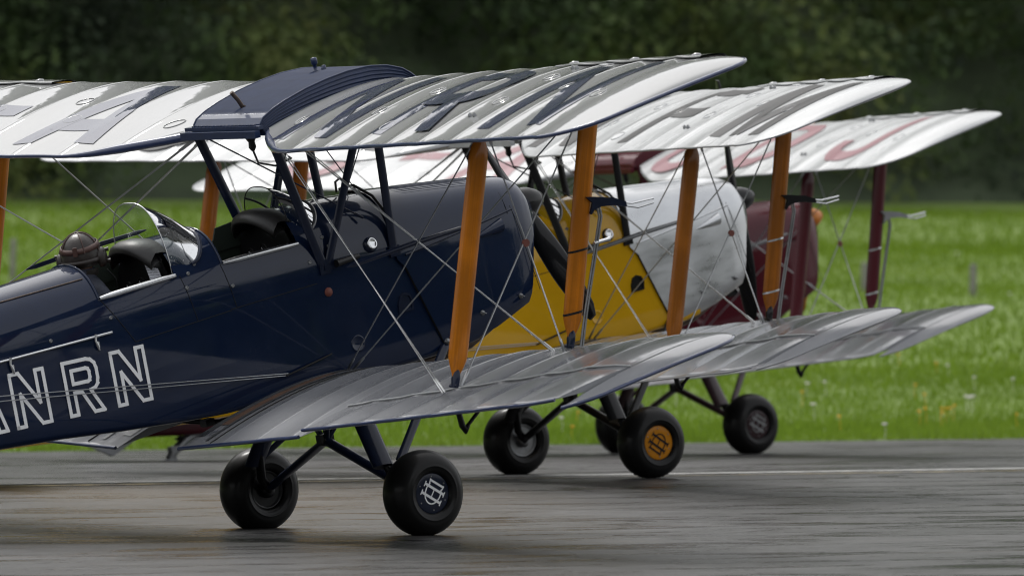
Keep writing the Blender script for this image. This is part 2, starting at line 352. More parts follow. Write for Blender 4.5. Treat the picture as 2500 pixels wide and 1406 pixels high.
o = np_mesh('grass', np.concatenate(Vs), np.concatenate(Fs), MAT_GRASS); tag(o, 'green uncut meadow grass growing behind the runway', 'grass', kind='stuff')
# flowers: pale umbels, small yellow heads
def flower(px, py, r, mat, name, label, cat, grp):
    # find the point of the meadow under the pixel
    for v in np.arange(V_EDGE, V_WOOD, .25):
        d = (px-1250)/FPX; Y = v/(cu-d*su); X = d*Y
        if 621+FPX*(HC-(mead_z(v)+.13))/Y < py: break
    z = mead_z(v); mb = MB()
    mb.tube([(0, 0, 0), (.01, 0, .09), (.005, .01, .14)], .0022, 5)
    mb.lathe((.005, .01, .14), (0, 0, 1), [(-.008, r*.3), (.002, r), (.012, r*.8), (.016, 0.0001)], 8)
    for k in range(5):
        a = k*1.2566; mb.lathe((.005+math.cos(a)*r*.9, .01+math.sin(a)*r*.9, .142), (0, 0, 1), [(-.006, r*.15), (.002, r*.45), (.010, .0001)], 6)
    o = mb.build(name, mat); o.location = (X, Y, z); o.rotation_euler = (0, 0, random.random()*6)
    return tag(o, label, cat, grp)
MF_W = paint('pale_flower', (.62, .60, .55), .7); MF_Y = paint('yellow_flower', (.70, .38, .02), .7)
for px, py in ((1372, 1027), (2160, 1048), (2370, 974), (2380, 925), (2475, 931), (2314, 897), (1968, 940), (2015, 936), (2175, 866), (2362, 972), (2374, 973), (1988, 992), (1650, 960), (2335, 620), (2465, 720), (1830, 985)):
    flower(px, py, random.uniform(.016, .026), MF_W, 'wildflower', 'small pale white wildflower head in the meadow grass', 'flower', 'pale wildflowers in the meadow')
for px, py in ((1958, 960), (2195, 870), (2288, 890), (2235, 944), (2260, 968), (2318, 1000), (2310, 1001), (2327, 995), (2262, 1003), (2245, 1008), (2297, 1000), (2484, 1015), (1410, 1012), (1398, 1045), (2052, 1021), (2300, 1010)):
    flower(px, py, random.uniform(.010, .016), MF_Y, 'wildflower', 'tiny yellow wildflower head in the meadow grass', 'flower', 'yellow wildflowers in the meadow')

# fence stakes in the meadow
MAT_STAKE = paint('weathered_grey_stake', (.22, .21, .20), .8, var=.3, vscale=10)
for px, yb, yt, wpx, lab in ((2375, 738, 645, 13, 'thin weathered grey stake in the meadow at the far right'), (2110, 725, 640, 13, 'grey stake in the meadow just left of a maroon strut'), (30, 690, 582, 11, 'grey stake in the meadow left of the pilot')):
    for v in np.arange(V_EDGE, V_WOOD, .1):
        d = (px-1250)/FPX; Y = v/(cu-d*su)
        if 621+FPX*(HC-mead_z(v))/Y < yb: break
    X = d*Y; h = (yb-yt)*Y/FPX; wd = wpx*Y/FPX*.5
    mb = MB()
    rows = [[(x*wd*k, y*wd*k, z) for x, y in ((-1, -1), (1, -1), (1, 1), (-1, 1))] for z, k in ((-.15, 1), (h*.5, .97), (h-.03, .95), (h, .7))]
    mb.grid(rows, False, True); mb.add(rows[-1], [(0, 1, 2, 3)], False)
    o = mb.build('stake', MAT_STAKE); o.location = (X, Y, mead_z(v)); o.rotation_euler = (.02, R(random.uniform(-2, 2)), .4)
    tag(o, lab, 'stake', 'stakes in the meadow')

# woodland edge and the wooded slope above it
MAT_LEAF = foliage_mat('woodland_leaves', [(.30, (.022, .030, .022)), (.42, (.052, .078, .038)), (.52, (.085, .124, .044)), (.62, (.135, .160, .050)), (.76, (.15, .130, .075))], .3, .26, .6, .05)
def leaf_cloud(CD, size):
    C, D = CD[:, :3], CD[:, 3:]; n = len(C)
    nr = D+rng.normal(size=(n, 3))*.26+np.array([0, 0, .35]); nr /= np.linalg.norm(nr, axis=1)[:, None]
    a = rng.normal(size=(n, 3)); a -= nr*(a*nr).sum(1)[:, None]; a /= np.linalg.norm(a, axis=1)[:, None]
    b_ = np.cross(nr, a); s = size*(.5+rng.random(n))[:, None]
    V = np.stack([C-a*s, C-b_*s*.55, C+a*s, C+b_*s*.55], 1).reshape(-1, 3)
    return V, np.arange(n*4).reshape(-1, 4)
def blob_leaves(c, r, n):
    d = rng.normal(size=(n, 3)); d /= np.linalg.norm(d, axis=1)[:, None]
    lump = 1+.22*np.sin(d[:, 0]*5+c[0])*np.sin(d[:, 2]*6+c[2])
    k = (rng.random(n)**.35)*lump
    return np.concatenate([np.array(c)+d*np.array(r)*k[:, None], d], 1)
pts = []
for i in range(820):                                   # bushes and low branches of the near edge
    X = rng.uniform(-18, 18); d0 = rng.random()**1.3*9; v = V_WOOD+.8+d0
    Yw = (v+X*su)/cu; r = rng.uniform(.55, 1.7)
    z = mead_z(V_WOOD)+max(.25, rng.uniform(-.3, 7.5)+d0*.5)
    pts.append(blob_leaves((X, Yw, z), (r*1.15, r, r*.85), int(170*r*r)))
V1, F1 = leaf_cloud(np.concatenate(pts), .092)
pts = []
for i in range(2600):                                  # crowns of the slope behind
    X = rng.uniform(-210, 210); v = V_WOOD+7+rng.random()**1.2*175
    Yw = (v+X*su)/cu
    if Yw < 60: continue
    if v > V_WOOD+17 or (abs(X) > 17 and v > V_WOOD+5):
        r = rng.uniform(2.2, 4.6); z = mead_z(v)+rng.uniform(1, 13)
        pts.append(blob_leaves((X, Yw, z), (r, r, r*1.2), 46))
for i in range(700):                                   # unseen tree belt added behind the camera to darken reflections in the paint
    X = rng.uniform(-170, 170); v = -45+rng.uniform(-12, 12); Yw = (v+X*su)/cu; r = rng.uniform(2, 4)
    pts.append(blob_leaves((X, Yw, rng.uniform(.5, 15)), (r, r, r*1.2), 46))
V2, F2 = leaf_cloud(np.concatenate(pts), 1.25)
o = np_mesh('woodland', np.concatenate([V1, V2]), np.concatenate([F1, F2+len(V1)]), MAT_LEAF)
tag(o, 'dark green mass of woodland behind the meadow', 'woodland', kind='stuff')
# ================================================================== biplanes (body frame: x forward, y port, z up, origin at mid axle)
C0 = 1.30
UP = dict(xa=-.6704, m=.1629, za=2.0826, d=.0476, inc=.13, y0=.365, ytip=4.43, cut=True, rt=.36, rl=.15, sag=.0085)
LO = dict(xa=-1.2693, m=.0763, za=.590, d=.0764, inc=.12, y0=.30, ytip=4.36, cut=False, rt=.42, rl=.25, sag=.0075)
CUTY = [.36, .42, .50, .62, .78, .90, 1.0, 1.1]; CUTX = [.30, .27, .22, .16, .085, .035, .01, 0]
RIB0, RIBP = .365, .387
AIL0, AIL1 = 1.64, 4.22
def hinge_x(y): return -.966+.012*(y-1.68)
def planform(W, y):
    te = W['xa']-W['m']*(y-1); le = te+C0; xt, xl = te, le
    if W['cut'] and y < 1.1: xt = te+float(np.interp(y, CUTY, CUTX))
    e = y-(W['ytip']-W['rt'])
    if e > 0: xt = te+.30*(1-math.sqrt(max(0, 1-(e/W['rt'])**2)))
    e = y-(W['ytip']-W['rl'])
    if e > 0: xl = le-W['rl']*(1-math.sqrt(max(0, 1-(e/W['rl'])**2)))
    f = ((y-RIB0)/RIBP) % 1.0
    if y > 1.1 and y < W['ytip']-W['rt']: xt += .010*4*f*(1-f)        # the trailing edge is drawn in between ribs
    return xl, xt, te, le
def af(t, th=.10, cam=.026):
    h = 5*th*(.2969*math.sqrt(max(t, 0))-.126*t-.3516*t*t+.2843*t**3-.1036*t**4); c = cam*4*t*(1-t)
    return c+h, c-h
def wing_pt(W, y, t, upper=True, off=0.0):
    xl, xt, te, le = planform(W, y); x = xl+(xt-xl)*t; tt = (le-x)/C0; k = 1.0
    e = (y-(W['ytip']-.42))/.42
    if e > 0: k = math.sqrt(max(0, 1-e*e))*.9+.1
    u, l = af(t); cc = xl-xt
    if W['cut'] and y < 1.1: u, l = af(min(1, tt)); cc = C0
    z = W['za']+W['d']*(y-1)+W['inc']*(1-tt)
    f = ((y-RIB0)/RIBP) % 1.0; win = min(1, t/.12)*min(1, (1-t)/.06+.25)
    if e > 0: win *= max(0, 1-e)
    s = W['sag']*4*f*(1-f)*win
    z += (u*cc*k-s+off) if upper else (l*cc*k+s*.6-off)
    return x, y, z
def wing_x(W, x, y, off=.0, upper=True):
    xl, xt, te, le = planform(W, y); return wing_pt(W, y, min(.999, max(.001, (xl-x)/(xl-xt))), upper, off)
def ystations(W, y0, y1):
    s = {y0, y1}; k = 0
    while RIB0+k*RIBP < y1+.4:
        for j in range(8):
            y = RIB0+(k+j/8)*RIBP
            if y0 < y < y1: s.add(y)
        k += 1
    for e in np.linspace(0, 1, 14):
        y = W['ytip']-.45+.45*math.sin(e*math.pi/2)
        if y0 < y <= y1: s.add(y)
    s = sorted(s); r = [s[0]]
    for y in s[1:]:
        if y-r[-1] > .004: r.append(y)
    r[-1] = s[-1]
    return r
TS = [.5*(1-math.cos(math.pi*i/26)) for i in range(27)]
def make_wing(W, side, ail=None, defl=0.):
    mb = MB(); rows = []
    cutail = ail is not None
    yl = ystations(W, W['y0'], W['ytip']-.0005)
    if cutail: yl = sorted(set(yl) | {AIL0, AIL0-.003, AIL1, AIL1+.003})
    for y in yl:
        xl, xt, te, le = planform(W, y); tm = 1.0
        if cutail and AIL0 <= y <= AIL1: tm = (xl-(hinge_x(y)+.0015))/(xl-xt)
        up = [wing_pt(W, y, t*tm) for t in TS[::-1]]; lo = [wing_pt(W, y, t*tm, False) for t in TS[1:]]
        rows.append([(p[0], side*p[1], p[2]) for p in up+lo])
    mb.grid(rows, True, True)
    mb.add(rows[0], [tuple(range(len(rows[0])))], False); mb.add(rows[-1], [tuple(range(len(rows[-1])))[::-1]], False)
    return mb
def make_aileron(W, side, defl):
    mb = MB(); rows = []
    for y in [AIL0+.012]+[q for q in ystations(W, AIL0+.02, AIL1-.02)]+[AIL1-.012]:
        xl, xt, te, le = planform(W, y); hx = hinge_x(y)-.0015; th = (xl-hx)/(xl-xt); row = []
        hz = wing_pt(W, y, th)[2]
        for t in np.linspace(1, th, 9): row.append(wing_pt(W, y, t, True, .001))
        for t in np.linspace(th, 1, 9)[:-1]: row.append(wing_pt(W, y, t, False, .001))
        rows.append([(p[0], side*p[1], p[2]+(hx-p[0])*defl) for p in row])
    mb.grid(rows, True, True); mb.add(rows[0], [tuple(range(len(rows[0])))], False); mb.add(rows[-1], [tuple(range(len(rows[-1])))[::-1]], False)
    return mb
def contour(W, y0, y1):
    """points along trailing edge and tip, from root to the leading edge corner"""
    pts = []
    for y in ystations(W, y0, W['ytip']-.001):
        p = wing_pt(W, y, 1.0); q = wing_pt(W, y, 1.0, False); pts.append((p[0], y, (p[2]+q[2])/2))
    for t in np.linspace(.97, 0.03, 14):
        y = W['ytip']-.001; p = wing_pt(W, y, t); q = wing_pt(W, y, t, False); pts.append((p[0], y+.002, (p[2]+q[2])/2))
    for e in np.linspace(.9, 0, 8):
        y = W['ytip']-W['rl']*(1-e); p = wing_pt(W, y, 0.0); pts.append(p)
    return pts

# ---- lettering: strokes in a unit box (x right 0..w, y up 0..1)
def arc(cx, cy, rx, ry, a0, a1, n=12): return [(cx+rx*math.cos(R(a0+(a1-a0)*i/n)), cy+ry*math.sin(R(a0+(a1-a0)*i/n))) for i in range(n+1)]
def glyph(ch, w, th):
    """list of (polyline, closed) centre lines for block letters of width w, height 1, stroke th"""
    h = th/2; a, b_, c, d = h, w-h, h, 1-h; mid = .47
    if ch == 'N': return [[(a, 0), (a, 1)], [(b_, 0), (b_, 1)]], [[(0, 1), (th*1.05, 1), (w, 0), (w-th*1.05, 0)]]
    if ch == 'M': return [[(a, 0), (a, 1)], [(b_, 0), (b_, 1)]], [[(0, 1), (th, 1), (w/2+h*.9, 0), (w/2-h*.9, 0)], [(w, 1), (w/2+h*.9, 0), (w/2-h*.9, 0), (w-th, 1)]]
    if ch == 'A': return [[(w*.17, .27), (w*.83, .27)]], [[(0, 0), (th*1.05, 0), (w/2+h, 1), (w/2-h, 1)], [(w, 0), (w/2+h, 1), (w/2-h, 1), (w-th*1.05, 0)]]
    if ch == 'F': return [[(a, 0), (a, 1)], [(a, d), (w, d)], [(a, mid), (w*.85, mid)]], []
    if ch == '-': return [[(0, .5), (w, .5)]], []
    if ch == 'R':
        r = (d-mid)/2; return [[(a, 0), (a, d)], [(a, d), (b_-r, d)]+arc(b_-r, (d+mid)/2, r, r, 90, -90)[1:]+[(a, mid)]], [[(w*.42, mid), (w*.42+th*1.15, mid), (w, 0), (w-th*1.15, 0)]]
    if ch == 'D': return [[(a, 0), (a, 1)], [(a, d)]+arc(b_-.34, .5, .34, d-.5, 90, -90)+[(a, c)]], []
    if ch == 'J': return [[(b_, 1)]+[(b_, .3)]+arc(w/2, .3, w/2-h, .3-h, 0, -180)[1:]+[(a, .42)]], []
    if ch == 'C': return [arc(w/2, 1-.3-h+h, w/2-h, .3-h, 20, 180)+arc(w/2, .3, w/2-h, .3-h, 180, 340)], []
    if ch == 'G': return [arc(w/2, .7, w/2-h, .3-h, 20, 180)+arc(w/2, .3, w/2-h, .3-h, 180, 360)+[(b_, .45), (w*.5, .45)]], []
    return [], []
def stroke_quads(pl, th):
    out = []; n = len(pl); P = [Vector((p[0], p[1])) for p in pl]; nr = []
    for i in range(n):
        d1 = (P[i]-P[i-1]).normalized() if i else None; d2 = (P[i+1]-P[i]).normalized() if i < n-1 else None
        d = ((d1 or d2)+(d2 or d1)).normalized(); k = 1/max(.35, d.dot(d1 or d2)); nr.append(Vector((-d.y, d.x))*th/2*k)
    for i in range(n-1): out.append([P[i]-nr[i], P[i+1]-nr[i+1], P[i+1]+nr[i+1], P[i]+nr[i]])
    return out
def glyph_quads(ch, w, th):
    pls, polys = glyph(ch, w, th); q = []
    for pl in pls: q += stroke_quads(pl, th)
    q += [[Vector(p) for p in poly] for poly in polys]
    return q
def map_quads(quads, fn, step):
    """subdivide quads in letter space and map every point with fn(x,y)"""
    mb = MB()
    for i, (a, b_, c, d) in enumerate(quads):
        n1 = max(1, int(math.ceil(max((b_-a).length, (c-d).length)/step))); n2 = max(1, int(math.ceil(max((d-a).length, (c-b_).length)/step)))
        mb.grid([[fn(*(((a*(1-s)+b_*s)*(1-r)+(d*(1-s)+c*s)*r)), i) for s in np.linspace(0, 1, n1+1)] for r in np.linspace(0, 1, n2+1)])
    return mb
def wing_letter(W, ch, side, ystart, width, parent, mat, xh=.88, base=.145, th=.15):
    """letters read from behind the aircraft: ystart = |y| of the letter's left side for starboard, right side for port"""
    def fn(lx, ly, i):
        y = ystart+lx*xh if side < 0 else ystart+width-lx*xh
        xl, xt, te, le = planform(W, y); p = wing_x(W, te+base+ly*xh, y, .0030+.0005*i)
        return (p[0], side*p[1], p[2])
    mb = map_quads(glyph_quads(ch, width/xh, th/xh), fn, .045)
    return mb.build('registration_letter', mat, parent)

# ---- fuselage sections: station -> half width, bottom, shoulder, top
FX = np.array([-5.35, -4.6, -3.5, -2.35, -1.92, -1.52, -1.06, -.85, -.5, -.16, .2, .5, .8, 1.0])
FW = np.array([.035, .10, .20, .275, .290, .298, .302, .303, .303, .302, .298, .292, .282, .272])
FB = np.array([1.16, 1.02, .895, .797, .757, .708, .662, .646, .638, .634, .632, .632, .634, .66])
FS = np.array([1.27, 1.27, 1.27, 1.275, 1.27, 1.265, 1.262, 1.262, 1.262, 1.262, 1.262, 1.262, 1.25, 1.24])
FT = np.array([1.33, 1.42, 1.53, 1.610, 1.628, 1.642, 1.668, 1.668, 1.66, 1.650, 1.636, 1.606, 1.572, 1.55])
def fsec(x): return [float(np.interp(x, FX, a)) for a in (FW, FB, FS, FT)]
SN = 2.35
ANG = [R(a) for a in (0, 9, 18, 26.0, 34, 42, 50, 58, 66, 74, 82, 90)]
ASILL = 3                                    # index of the arc point used as cockpit sill
def section(x, off=0.):
    w_, zb, zs, zt = fsec(x); w_ += off; zb -= off; zt += off
    pts = [(0, zb), (w_*.5, zb), (w_-.03, zb), (w_-.008, zb+.01), (w_, zb+.035)]
    pts += [(w_, zb+.035+(zs-zb-.035)*k/5) for k in range(1, 5)]
    for a in ANG: pts.append((w_*abs(math.cos(a))**(2/SN) if math.cos(a) > 1e-6 else 0., zs+(zt-zs)*math.sin(a)**(2/SN)))
    return pts
NB = 9                                       # points before the arc
COCKPITS = ((-1.53, -1.01), (-.69, -.165))
def sill_pt(x): return section(x)[NB+ASILL]
def side_y(x, z, off=.0):
    w_, zb, zs, zt = fsec(x)
    if z <= zs: return w_+off
    k = min(.999, (z-zs)/(zt-zs)); return w_*(1-k**SN)**(1/SN)+off
def make_fuselage():
    mb = MB(); xs = sorted(set(list(np.linspace(-5.35, -1.53, 40))+list(np.linspace(-1.53, -1.01, 8))+list(np.linspace(-1.01, -.69, 6))+list(np.linspace(-.69, -.165, 8))+list(np.linspace(-.165, .95, 18))))
    secs = []
    for x in xs:
        h = section(x); secs.append([(x, -y, z) for y, z in h]+[(x, y, z) for y, z in h[::-1][1:-1]])
    n = len(secs[0]); nh = len(section(0)); v = [p for r in secs for p in r]; f = []
    for i in range(len(xs)-1):
        xm = (xs[i]+xs[i+1])/2; op = any(a < xm < b_ for a, b_ in COCKPITS)
        for j in range(n):
            jj = j if j < nh-1 else n-1-j
            if op and jj >= NB+ASILL: continue
            f.append((i*n+j, i*n+(j+1) % n, (i+1)*n+(j+1) % n, (i+1)*n+j))
    mb.add(v, f); mb.add(secs[0], [tuple(range(n))[::-1]], False); mb.add(secs[-1], [tuple(range(n))], False)
    return mb
# ---- engine cowling
CX = np.array([.30, .5, .8, 1.1, 1.3, 1.42, 1.50, 1.56])
CW = np.array([.304, .302, .296, .280, .258, .232, .195, .13])
CB = np.array([.62, .625, .632, .690, .752, .785, .84, .95])
CT = np.array([1.634, 1.612, 1.577, 1.540, 1.512, 1.488, 1.452, 1.37])
def csec(x): return [float(np.interp(x, CX, a)) for a in (CW, CB, CT)]
def cowl_rear(z):
    if z > 1.237: return .46
    return .498+(1.237-z)*.361
def make_cowl():
    mb = MB(); NVv = 40; rows = []
    # v runs from the lower edge of the starboard panel over the top to the port panel
    for i in range(NVv+1):
        a = -1+2*i/NVv; row = []; sgn = -1 if a < 0 else 1; k = abs(a)
        for u in np.linspace(0, 1, 26):
            # blend section position along length; nose leans forward towards the top
            if k > .5: zf = 1-(k-.5)/.5          # side: 1 at the shoulder, 0 at the bottom
            else: zf = 1
            zr = .665+(1.25-.665)*zf
            xr = cowl_rear(zr) if k > .5 else .46
            nose = 1.43+.13*(1-abs(k-.25))-(0 if k <= .5 else .10*(k-.5)/.5)
            ue = 1-(1-u)**1.7 if u > .0 else 0
            x = xr+(nose-xr)*ue
            w_, zb, zt = csec(min(x, 1.56)); zs = zb+(zt-zb)*.60
            if k > .5: y = w_; z = zb+(zs-zb)*zf; y = w_*(1-.12*max(0, (.18-zf)/.18)**2)
            else:
                th = R(90*(1-k/.5)); y = w_*max(0, math.cos(th))**(2/2.3); z = zs+(zt-zs)*math.sin(th)**(2/2.3)
            y += .006; row.append((x, sgn*y if k > 1e-6 else 0, z+.006))
        rows.append(row)
    mb.grid(rows, True)
    # nose face
    rim = [r[-1] for r in rows]; cx = 1.50
    mb.grid([rim, [((p[0]+.03), p[1]*.82, 1.14+(p[2]-1.14)*.86) for p in rim], [(cx+.035, p[1]*.35, 1.16+(p[2]-1.16)*.4) for p in rim], [(cx+.035, 0, 1.18) for p in rim]], True)
    # underside closing panel
    lo = rows[0]; hi = rows[-1]
    mb.grid([lo, [(p[0], p[1]*.5, p[2]-.012) for p in lo], [(p[0], -p[1]*.5, p[2]-.012) for p in lo], hi], True)
    return mb
def cowl_pt(x, z, off=0.):
    w_, zb, zt = csec(x); zs = zb+(zt-zb)*.6
    if z <= zs: return w_+.006+off
    k = min(.999, (z-zs)/(zt-zs)); return w_*(1-k**2.3)**(1/2.3)+.006+off

def cowl_z(x, y):
    w_, zb, zt = csec(x); zs = zb+(zt-zb)*.6
    return zs+(zt-zs)*max(0, 1-(abs(y)/w_)**2.3)**(1/2.3)+.006
def windscreen(parent, base_x, rear_x, ztop, rear_low, half, frame_mat, framed):
    """wrapped perspex: base on the decking, free edge behind it"""
    root = MB(); n = 24; rows = []
    for i in range(n+1):
        a = -1+2*i/n; th = R(90*(1-abs(a))); sg = -1 if a < 0 else 1
        cy = half*max(0, math.cos(th))**.75; cz = math.sin(th)**.75 if th > 0 else 0
        bx = base_x-.16*abs(a)**2.2; by = side_y(bx, 1.50)*max(0, math.cos(th))**.8; w_, zb, zs, zt = fsec(bx)
        bz = min(zt, zs+(zt-zs)*max(0, 1-(by/w_)**SN)**(1/SN))+.004
        rz = rear_low+(ztop-rear_low)*cz; rx = rear_x+.03*abs(a)**2
        row = []
        for s in np.linspace(0, 1, 7):
            bow = .018*math.sin(math.pi*s)
            row.append((bx+(rx-bx)*s, sg*(by+(cy-by)*s), bz+(rz-bz)*s+bow))
        rows.append(row)
    g = root.grid(rows).build('windscreen', 'glass', parent)
    fr = MB(); fr.tube([(r[0][0], r[0][1]*1.01, r[0][2]+.002) for r in rows], .011, 6)
    fr.build('windscreen_frame', frame_mat, parent)
    ed = MB(); ed.tube([r[-1] for r in rows], .0035, 5)
    if framed:
        for k in (6, 18): ed.tube(rows[k], .007, 5)
    ed.build('windscreen_edge', 'chrome' if not framed else 'black', parent)

def emblem_mesh(c, r, rot, side):
    """interlaced D and H on a wheel disc, drawn flat"""
    q = []
    for s in (-1, 1):
        q += stroke_quads([(s*.27, -.72), (s*.27, .72)], .15)
        for e in (-1, 1): q += stroke_quads([(s*.27-.17, e*.72), (s*.27+.17, e*.72)], .07)
    q += stroke_quads([(-.27, 0), (.27, 0)], .07)
    q += stroke_quads([(.62, -.50), (.62, .50)], .13)
    q += stroke_quads([(.70, -.50), (.62, -.50), (.40, -.46)]+arc(.05, 0, .66, .52, -58, -302, 22)+[(.40, .46), (.62, .50), (.70, .50)], .085)
    mb = MB(); cr, sr = math.cos(rot), math.sin(rot)
    for i, poly in enumerate(q):
        mb.add([(c[0]+(p.x*cr-p.y*sr)*r, c[1]+side*(.0014+.0003*(i % 5)), c[2]+(p.x*sr+p.y*cr)*r) for p in poly], [(0, 1, 2, 3)], False)
    return mb

def at_dir(p, q, t): return tuple(a+(b_-a)*t for a, b_ in zip(p, q))

def build_biplane(cfg):
    P = cfg['paint']; cowl_m = cfg['cowl']; strut_m = cfg['strut']; met = cfg['metal']
    root = bpy.data.objects.new('biplane', None); COL.objects.link(root); root.empty_display_size = .3
    Mx = Matrix([list(r)+[o] for r, o in zip(cfg['R'], cfg['O'])]+[[0, 0, 0, 1]])
    root.matrix_world = Mx; tag(root, cfg['label'], 'biplane', 'biplanes standing in echelon on the runway')
    def part(mb, name, mat, parent=root, label=None):
        o = mb.build(name, mat, parent)
        if label: o['label'] = label
        return o
    def both(fn):
        for s in (-1, 1): fn(s)
    # ---------------- fuselage
    fus = part(make_fuselage(), 'fuselage', P, label=cfg.get('fus_label'))
    inner = MB()
    for a, b_ in COCKPITS:                    # cockpit tubs: walls, floor, bulkheads
        xs = np.linspace(a-.05, b_+.12, 6); rows = []
        for x in xs:
            yw = fsec(x)[0]-.022; ys_, zs_ = sill_pt(x)
            rows.append([(x, -ys_+.012, zs_-.002), (x, -yw, 1.25), (x, -yw, .80), (x, 0, .78), (x, yw, .80), (x, yw, 1.25), (x, ys_-.012, zs_-.002)])
        inner.grid(rows, False)
        for x in (a-.05, b_+.12):
            top = section(x)[NB:]; ring = [(x, -y*.95, z-.012) for y, z in top]+[(x, y*.95, z-.012) for y, z in top[::-1][1:]]
            yw = fsec(x)[0]-.022; inner.add(ring+[(x, yw, .79), (x, -yw, .79)], [tuple(range(len(ring)+2))], False)
    part(inner, 'cockpit_lining', 'interior', fus)
    for a, b_ in COCKPITS:
        seat = MB(); x0 = a+.14
        seat.grid([[(x0+.02-.10*t, y*(1-.25*t*t), 1.0+t*.44+.02*abs(y)) for y in np.linspace(-.2, .2, 7)] for t in np.linspace(0, 1, 6)])
        seat.grid([[(x0+.02+t*.34, y, 1.0+.02*abs(y)) for y in np.linspace(-.2, .2, 7)] for t in np.linspace(0, 1, 4)])
        part(seat, 'seat', 'leather', fus)
        pnl = MB(); xp = b_-.02; tp = [(y, z) for y, z in section(xp)[NB:]]
        ring = [(xp, -y*.93, z-.02) for y, z in tp]+[(xp, y*.93, z-.02) for y, z in tp[::-1][1:]]
        pnl.add(ring+[(xp, .26, 1.10), (xp, -.26, 1.10)], [tuple(range(len(ring)+2))], False)
        part(pnl, 'instrument_panel', 'black', fus)
        for (dy, dz, r, mm) in ((-.13, 1.40, .040, 'dial'), (.02, 1.42, .045, 'black'), (.15, 1.40, .04, 'black'), (-.04, 1.27, .042, 'black'), (-.19, 1.27, .036, 'black'), (.12, 1.28, .04, 'black')):
            d = MB(); d.lathe((xp-.001, dy, dz), (-1, 0, 0), [(0, r), (.008, r), (.010, r*.9), (.007, r*.88), (.007, .0001)], 18); part(d, 'instrument_dial', mm, fus)
            if mm == 'black':
                d = MB(); d.tube([(xp-.010, dy, dz), (xp-.010, dy+r*.35, dz+r*.55)], .0022, 4); part(d, 'dial_pointer', 'dial', fus)
        # padded leather coaming over the panel
        cm = MB(); rows = []; top = section(b_-.005)[NB+6:]
        arcp = [(-y, z) for y, z in top]+[(y, z) for y, z in top[::-1][1:]]; ym = max(abs(p[0]) for p in arcp)
        for dx, sc, dz in ((.03, 1.0, .006), (-.02, 1.0, .018), (-.09, .99, .020), (-.145, .975, .004), (-.165, .95, -.026), (-.150, .92, -.046), (-.08, .90, -.040), (.0, .90, -.030)):
            row = []
            for y, z in arcp:
                k = abs(y)/ym; q_ = dx if dx > 0 else dx*(1-.42*k**2.5)
                row.append((b_+q_, y*sc, z+dz-(.02*k**3 if dx < -.1 else 0)))
            rows.append(row)
        cm.grid(rows); part(cm, 'padded_coaming', 'leather', fus)
        ck = MB(); yc = sill_pt(b_)[0]-.012; pf = [(b_-.215, 1.455), (b_-.225, 1.50), (b_-.19, 1.525), (b_-.165, 1.585), (b_+.0, 1.60), (b_+.0, 1.455)]
        ck.add([(x, yc, z) for x, z in pf]+[(x, yc-.012, z-.0) for x, z in pf], [tuple(range(6)), tuple(range(6, 12))[::-1]]+[(k, (k+1) % 6, 6+(k+1) % 6, 6+k) for k in range(6)], False); part(ck, 'cockpit_cheek', 'interior', fus)
        for s in (-1, 1):                     # bright rail along each cockpit sill
            sl = MB(); pts = [(x, s*(sill_pt(x)[0]+.004), sill_pt(x)[1]+.004) for x in np.linspace(a+.005, b_+.0, 7)]
            sl.tube(pts, [.011]+[.0165]*5+[.012], 8); part(sl, 'cockpit_sill', 'chrome' if cfg['bright'] else 'dull', fus)
        rim = MB()                            # rolled edge at the rear of the opening
        tp = section(a)[NB+ASILL:]; rim.tube([(a, -y*1.004, z+.003) for y, z in tp]+[(a, y*1.004, z+.003) for y, z in tp[::-1][1:]], .008, 6); part(rim, 'cockpit_rim', P, fus)
    windscreen(fus, -.72, -1.035, 1.885, 1.462, .250, M['navy_metal'] if cfg['blue'] else met, False)
    windscreen(fus, .08, -.17, 1.785, 1.50, .20, M['dull'], True)
    # trim strip with clips along the luggage locker (starboard and port)
    for s in (-1, 1):
        st = MB(); st.tube([(x, s*side_y(x, 1.262, .006), 1.262+.004*(-1.5-x)) for x in np.linspace(-2.7, -1.505, 9)], .008, 6); part(st, 'trim_strip', 'chrome' if cfg['bright'] else 'dull', fus)
        for x in (-2.18, -1.615):
            cl = MB(); y = side_y(x, 1.2, .012)
            cl.tube([(x, s*y, 1.275), (x-.008, s*y, 1.24), (x, s*(y+.003), 1.21), (x+.006, s*y, 1.185)], [.010, .007, .011, .006], 6); cl.box((x, s*y, 1.222), (.011, .005, .012)); part(cl, 'locker_clip', 'chrome', fus)
        # decking seam strip beside the head fairing
        ds = MB(); ds.tube([(x, s*side_y(x, 1.575+.012*(-1.5-x)*-1, .003), 1.575-.012*(-1.5-x)) for x in np.linspace(-2.5, -1.56, 9)], .0045, 5); part(ds, 'decking_strip', 'rust' if cfg['blue'] else 'dull', fus)
        # panel seams of the cockpit doors: thin raised strips
        for (x0, z0, x1, z1) in ((-1.36, 1.175, -.70, 1.20), (-.70, 1.205, -.10, 1.215), (-1.53, 1.46, -1.36, 1.175), (-.98, 1.46, -.93, 1.19), (-.70, 1.46, -.66, 1.21)):
            sm = MB(); sm.tube([(x0+(x1-x0)*k/6, s*side_y(x0+(x1-x0)*k/6, z0+(z1-z0)*k/6, .0008), z0+(z1-z0)*k/6) for k in range(7)], .0022, 4); part(sm, 'panel_seam', 'dark', fus)
        for (x, z) in ((-.862, 1.499), (-.922, 1.459), (-.958, 1.386), (-.037, 1.51), (.008, 1.454), (.03, 1.40), (-1.90, 1.304), (-.12, 1.34), (-.66, 1.33), (-1.49, 1.34)):
            f_ = MB(); y = side_y(x, z); f_.lathe((x, s*y, z), (0, s, 0), [(-.002, .011), (.004, .011), (.006, .006), (.004, .0045), (.004, .0001)], 10); part(f_, 'fastener', 'dull', fus)
